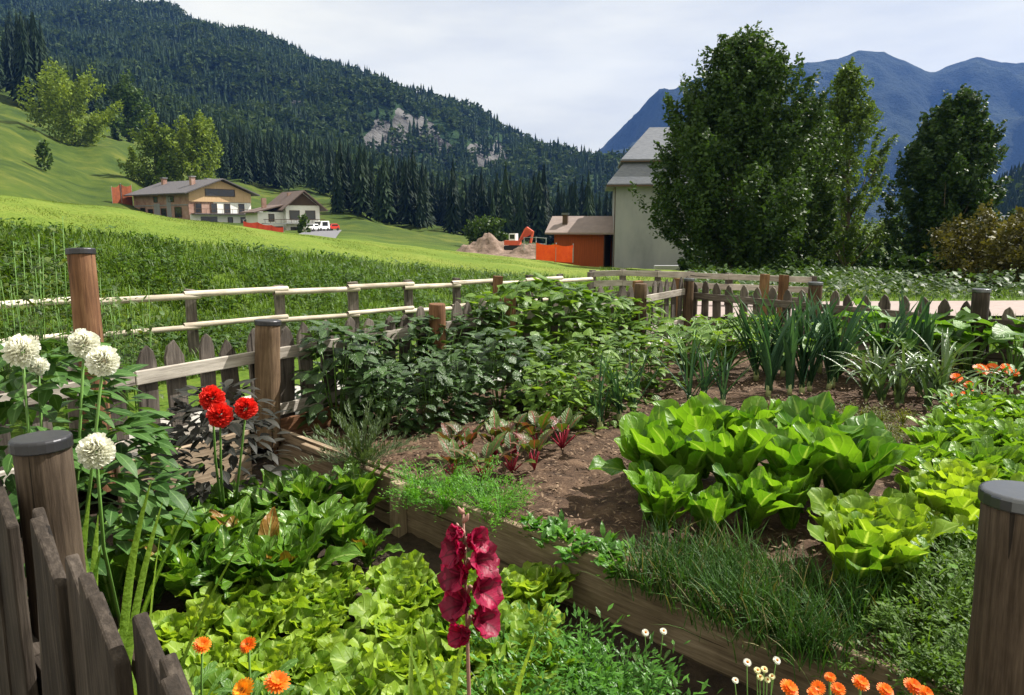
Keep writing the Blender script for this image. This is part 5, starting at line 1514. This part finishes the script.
rowset('onion', 'onion', 'onion', 'onions with blue green tops', 'onion with blue green leaves', [
    ('before the light beans', [(600, 428), (618, 420), (636, 416)]),
    ('beside the leeks', [(688, 408), (704, 402), (720, 405), (700, 394)])], 0, (.95, 1.2), .1)
rowset('leek', 'leek', 'leek', 'leeks with tall blue green fans', 'tall blue green leek', [
    ('in the front leek row', [(772, 397), (786, 394), (800, 393), (812, 391), (824, 389), (834, 388)]),
    ('in the back leek row', [(752, 380), (768, 378), (784, 377), (802, 375), (820, 373)]),
    ('before the dark fence', [(880, 382), (905, 380), (930, 380)])], 0, (1.12, 1.36), .06)
rowset('garlic', 'garlic', 'garlic', 'garlic with arching leaves', 'arching pale edged garlic', [
    ('in the front row above the bare soil', [(862, 402), (882, 406), (902, 408), (922, 410), (940, 407)]),
    ('in the second row', [(870, 393), (893, 395), (917, 397), (945, 396)])], 0, (1.15, 1.4), .08)
rowset('carrot_pale', 'carrot_seedling', 'carrot', 'thin pale carrot rows before the leeks', 'thin yellowish carrot tuft', [
    ('in the row nearest the leeks', lin((765, 412), (900, 424), 8)),
    ('in the middle row before the leeks', lin((775, 425), (905, 438), 8)),
    ('in the row nearest the chicory', lin((800, 441), (905, 452), 6))], 0, (.9, 1.2))
rowset('rosemary', 'rosemary_bush', 'bush', None, 'bushy grey green herb with needle leaves by the board end', [('', [(357, 470)])], 0, (1.0, 1.0), 0)
rowset('marigold', 'marigold_bush', 'marigold', 'marigold bushes by the metal capped post', 'fine leaved marigold bush', [
    ('closest to the near edge', [(930, 690), (965, 720), (975, 660)]),
    ('in the second rank', [(932, 640), (962, 618), (990, 640)]),
    ('nearest the lettuces', [(945, 598), (985, 600), (1010, 610)])], -.02, (.9, 1.15))

# ------------------------------------------------------------------ flowers
OR = 'orange calendulas'
def cal(label, base, blooms, n=34, R=.13, H=.28):
    flower_plant('calendula', label, 'calendula', base, blooms, CAL[0], bush_leaves(n, R, H, .10, .03, 'spoon', (.1, 1.2)), 'calendula_leaf', OR, DISC)
cal('calendula with one orange bloom above the slanted pickets', at(196, 2.1, LB), [(202, 646, 2.0, 1.0)])
cal('calendula with a single orange bloom beside the lettuce row', at(252, 2.1, LB), [(249, 646, 2.0, 1.0)])
cal('calendula with a wide orange and an amber bloom at the bottom edge', at(262, 1.7, LB), [(277, 684, 1.5, 1.1), (245, 691, 1.55, 1.1, CAL[1])])
cal('calendula with a large orange bloom in front of the white daisies', at(785, 1.75, LB), [(788, 690, 1.72, 1.0)])
cal('calendula with four small orange blooms below the board', at(838, 1.85, LB), [(818, 688, 1.8, .75), (830, 678, 1.85, .6), (838, 690, 1.8, .75), (812, 694, 1.75, .6)])
cal('calendula with two orange blooms against the board end', at(868, 1.85, LB), [(860, 684, 1.8, .9), (884, 692, 1.75, .9)])
cal('calendula with two orange blooms closest to the metal capped post', at(905, 1.85, LB), [(912, 688, 1.8, 1.0), (925, 694, 1.78, .8)])
cal('far calendula with three orange blooms nearest the garlic', G(950, 428), [(948, 398, 6.0, 2.2), (960, 407, 5.9, 2.1), (948, 408, 5.8, 2.0)], 40, .18, .24)
cal('far calendula with a spread of small orange blooms in the middle', G(968, 422), [(956, 379, 6.3, 2.1), (969, 386, 6.2, 1.8), (976, 396, 6.0, 2.2), (964, 396, 6.1, 1.6)], 40, .18, .26)
cal('far calendula with two large orange blooms side by side', G(985, 412), [(980, 371, 6.4, 2.6), (992, 370, 6.5, 2.5)], 40, .2, .3)
cal('far calendula with orange blooms at the garden edge', G(1010, 410), [(1006, 370, 6.4, 2.3), (1013, 374, 6.3, 2.0)], 40, .2, .3)
cal('marigold with small orange blooms among the fine leaved bushes', G(935, 612), [(908, 590, 2.9, .7), (940, 578, 3.0, .8), (922, 600, 2.85, .6), (960, 570, 3.0, .6)], 20, .12, .2)

def sword_plant(name, label, cat, base, n, L_, az=None, spread=.05, group=None, W_=.032):
    m = MB(); a = U(0, 6.28, n) if az is None else az + U(-.8, .8, n) + rng.integers(0, 2, n) * math.pi
    m.leaves(np.c_[rng.normal(0, spread, n), rng.normal(0, spread, n), np.zeros(n)], a, U(1.25, 1.54, n), U(.7, 1.05, n) * L_, U(.8, 1.2, n) * W_, U(.05, .4, n), 'strap', 9, 3, cup=.35)
    return spawn(m.mesh(name, M['sword']), name, label, cat, group, base)
SWG = 'sword leaved gladiolus tufts'
sword_plant('gladiolus_leaves', 'spreading tuft of sword leaves beside the dark capped near post', 'gladiolus', at(100, 2.15, LB), 11, .98, .3, .06, SWG, .042)
sword_plant('gladiolus_leaves', 'narrow upright sword leaves rising in front of the chard', 'gladiolus', at(150, 2.05, LB), 6, 1.12, .2, .03, SWG, .034)
sword_plant('gladiolus_leaves', 'sword leaves arching over the near pickets beside the lettuce', 'gladiolus', at(180, 1.85, LB), 5, .62, .5, .05, SWG, .026)
sword_plant('gladiolus_leaves', 'dark sword leaves standing to the left of the crimson gladiolus', 'gladiolus', at(412, 1.62, LB), 7, .72, 1.2, .03, SWG, .026)

# crimson gladiolus
gb = at(474, 1.58, LB)
gl = empty('gladiolus', gb); tag(gl, 'crimson gladiolus spike in full bloom above the lettuces', 'gladiolus')
stem_top = P(463, 508, 1.62) - gb
def gs(f): return Vector((stem_top.x * f ** 1.5, stem_top.y * f, stem_top.z * f))
obj('stem', MB().tube([gs(f) for f in np.linspace(0, 1, 10)], np.linspace(.008, .0025, 10), 8).mesh('stem', M['glad_stem']), gl)
m = MB(); n = 6
m.leaves(np.c_[rng.normal(0, .02, n), rng.normal(0, .02, n), np.zeros(n)], np.array([.1, 3.3, .5, 2.9, 5.9, 3.6]), U(1.25, 1.5, n), U(.70, .95, n), .034, U(.05, .3, n), 'strap', 9, 3, cup=.35)
obj('leaves', m.mesh('leaves', M['sword']), gl)
def floret(s, open_):
    m = MB()
    for q in range(2):
        n = 3; az = np.arange(n) * 2.094 + q * 1.047
        m.leaves(np.c_[np.cos(az) * .004, np.sin(az) * .004, np.full(n, .0)], az, 1.32 - .06 * q, s * (1.12 - .08 * q), s * (1.0 - .12 * q), open_ * (1.5 - .2 * q), 'round', 11, 9, cup=.22, ruf=.10, rf=2.4, re=2.0, roll=U(-.12, .12, n))
    return m
for k, (px, py, sx, s, op) in enumerate([(469, 634, -1, .046, .5), (475, 619, 1, .058, .9), (468, 604, -1, .060, .95), (475, 589, 1, .062, 1.05), (466, 575, -1, .060, 1.0), (473, 562, 1, .058, 1.0), (464, 551, -1, .052, .85), (469, 541, 1, .044, .65), (462, 534, -1, .032, .3)]):
    p = P(px, py, 1.592) - gb
    d = Vector((sx * .85, -.62, .28 + .08 * (k % 3)))
    mm = MB(); mm.merge(floret(s, op), look(p, d, k))
    f = obj('floret', mm.mesh('floret', M['glad_petal']), gl)
    f_ = (p.z / stem_top.z)
    obj('bract', MB().tube([gs(f_ - .03), (gs(f_) + p) / 2, p], [.004, .006, .004], 6).mesh('bract', M['glad_stem']), f)
for k, f in enumerate([.86, .89, .92, .945, .97, .99]):
    p = gs(f); sx = -1 if k % 2 else 1; ln = .045 - .005 * k
    obj('bud', MB().tube([p, p + Vector((sx * ln * .3, -.012, ln * .45)), p + Vector((sx * ln * .5, -.016, ln))], [.005, .0085 - .0006 * k, .002], 7).mesh('bud', M['glad_petal'] if k < 2 else M['glad_stem']), gl)

# white and red dahlias
flower_plant('white_dahlia', 'tall white ball dahlia bush in the corner beside the dark capped post', 'dahlia', at(50, 2.95, LB),
             [(22, 351, 2.62, 1.0), (38, 366, 2.75, .62), (84, 344, 2.75, .92), (103, 361, 2.6, .92)], BALL['white'], bush_leaves(480, .50, .82, .14, .066, 'ovate', (-.6, .6), .42), 'dahlia_leaf', smul=1.0, stem_r=.006)
flower_plant('white_dahlia', 'lower white dahlia with a single large bloom before the bush', 'dahlia', at(125, 3.0, LB), [(96, 451, 2.32, .95)], BALL['white'], bush_leaves(170, .28, .55, .13, .06, 'ovate', (-.6, .6), .36), 'dahlia_leaf', stem_r=.006)
flower_plant('red_dahlia', 'red ball dahlias over dark purplish leaves at the left fence', 'dahlia', at(225, 4.05, LB),
             [(212, 398, 3.55, 1.0), (220, 415, 3.5, 1.0), (246, 408, 3.55, .9)], BALL['red'], bush_leaves(340, .36, .66, .12, .05, 'ovate', (-.5, .6), .16), 'dark_leaf', stem_r=.006, smul=1.2)
# small white and pale yellow daisies along the board
DZ = [calendula(.014, 2).mesh('flower', M['white_petal']), calendula(.013, 2).mesh('flower', M['yellow_petal'])]
SD = dome(.006, .006).mesh('flower_disc', M['disc'])
def daisy(label, base, bl): flower_plant('daisy', label, 'daisy', base, bl, DZ[0], bush_leaves(14, .07, .12, .05, .016, 'spoon', (.1, 1.2)), 'calendula_leaf', 'small pale daisies below the long board', SD, stem_r=.0018)
daisy('pair of tiny white daisies in the shade of the board', at(652, 2.5, LB), [(645, 633, 2.4, .9), (663, 632, 2.4, .9)])
daisy('tall tiny white daisies beside the yellow cluster', at(752, 2.1, LB), [(747, 663, 2.05, .85), (776, 661, 2.05, .85), (735, 681, 2.0, .7)])
daisy('cluster of tiny pale yellow daisies near the orange calendulas', at(764, 2.1, LB), [(757, 671, 2.05, .8, DZ[1]), (764, 670, 2.05, .8, DZ[1]), (760, 678, 2.05, .8, DZ[1]), (772, 677, 2.05, .7, DZ[1]), (767, 680, 2.03, .7, DZ[1])])

# weeds with thin stems around the tall post
def wild(label, base, n, R, H, seed):
    m = MB(); st = MB(); ns = 14
    for k in range(ns):
        a, r_ = rng.uniform(0, 6.28), R * rng.random() ** .5; h = H * rng.uniform(.6, 1.05)
        tip = (r_ * 1.3 * math.cos(a), r_ * 1.3 * math.sin(a), h)
        st.tube([(r_ * math.cos(a), r_ * math.sin(a), 0), (r_ * 1.1 * math.cos(a), r_ * 1.1 * math.sin(a), h * .5), tip], [.005, .004, .002], 5)
        q = int(n / ns); t = rng.random(q) ** .7
        o = np.stack([r_ * (1 + .3 * t) * math.cos(a) + rng.normal(0, .04, q), r_ * (1 + .3 * t) * math.sin(a) + rng.normal(0, .04, q), h * t], -1)
        m.leaves(o, U(0, 6.28, q), U(-.5, .8, q), U(.04, .09, q), U(.02, .045, q), .6, 'ovate', 4, 3, cup=.1)
    e = empty('wild_weed', base); tag(e, label, 'weed', 'tall weeds behind the left fence')
    obj('leaves', m.mesh('leaves', M['vine']), e); obj('stems', st.mesh('stems', M['stem']), e)
for px, Y, H, lb in [(15, 5.2, 1.35, 'tall weed at the edge of the photo behind the white dahlias'), (48, 5.6, 1.5, 'tall weed rising to the left of the tall post'), (95, 5.6, 1.2, 'tall weed between the tall post and the pole fence'), (135, 5.9, 1.0, 'tall weed behind the first pickets beside the dahlias')]:
    q = at(px, Y, 0); wild(lb, q, 420, .32, H, px)
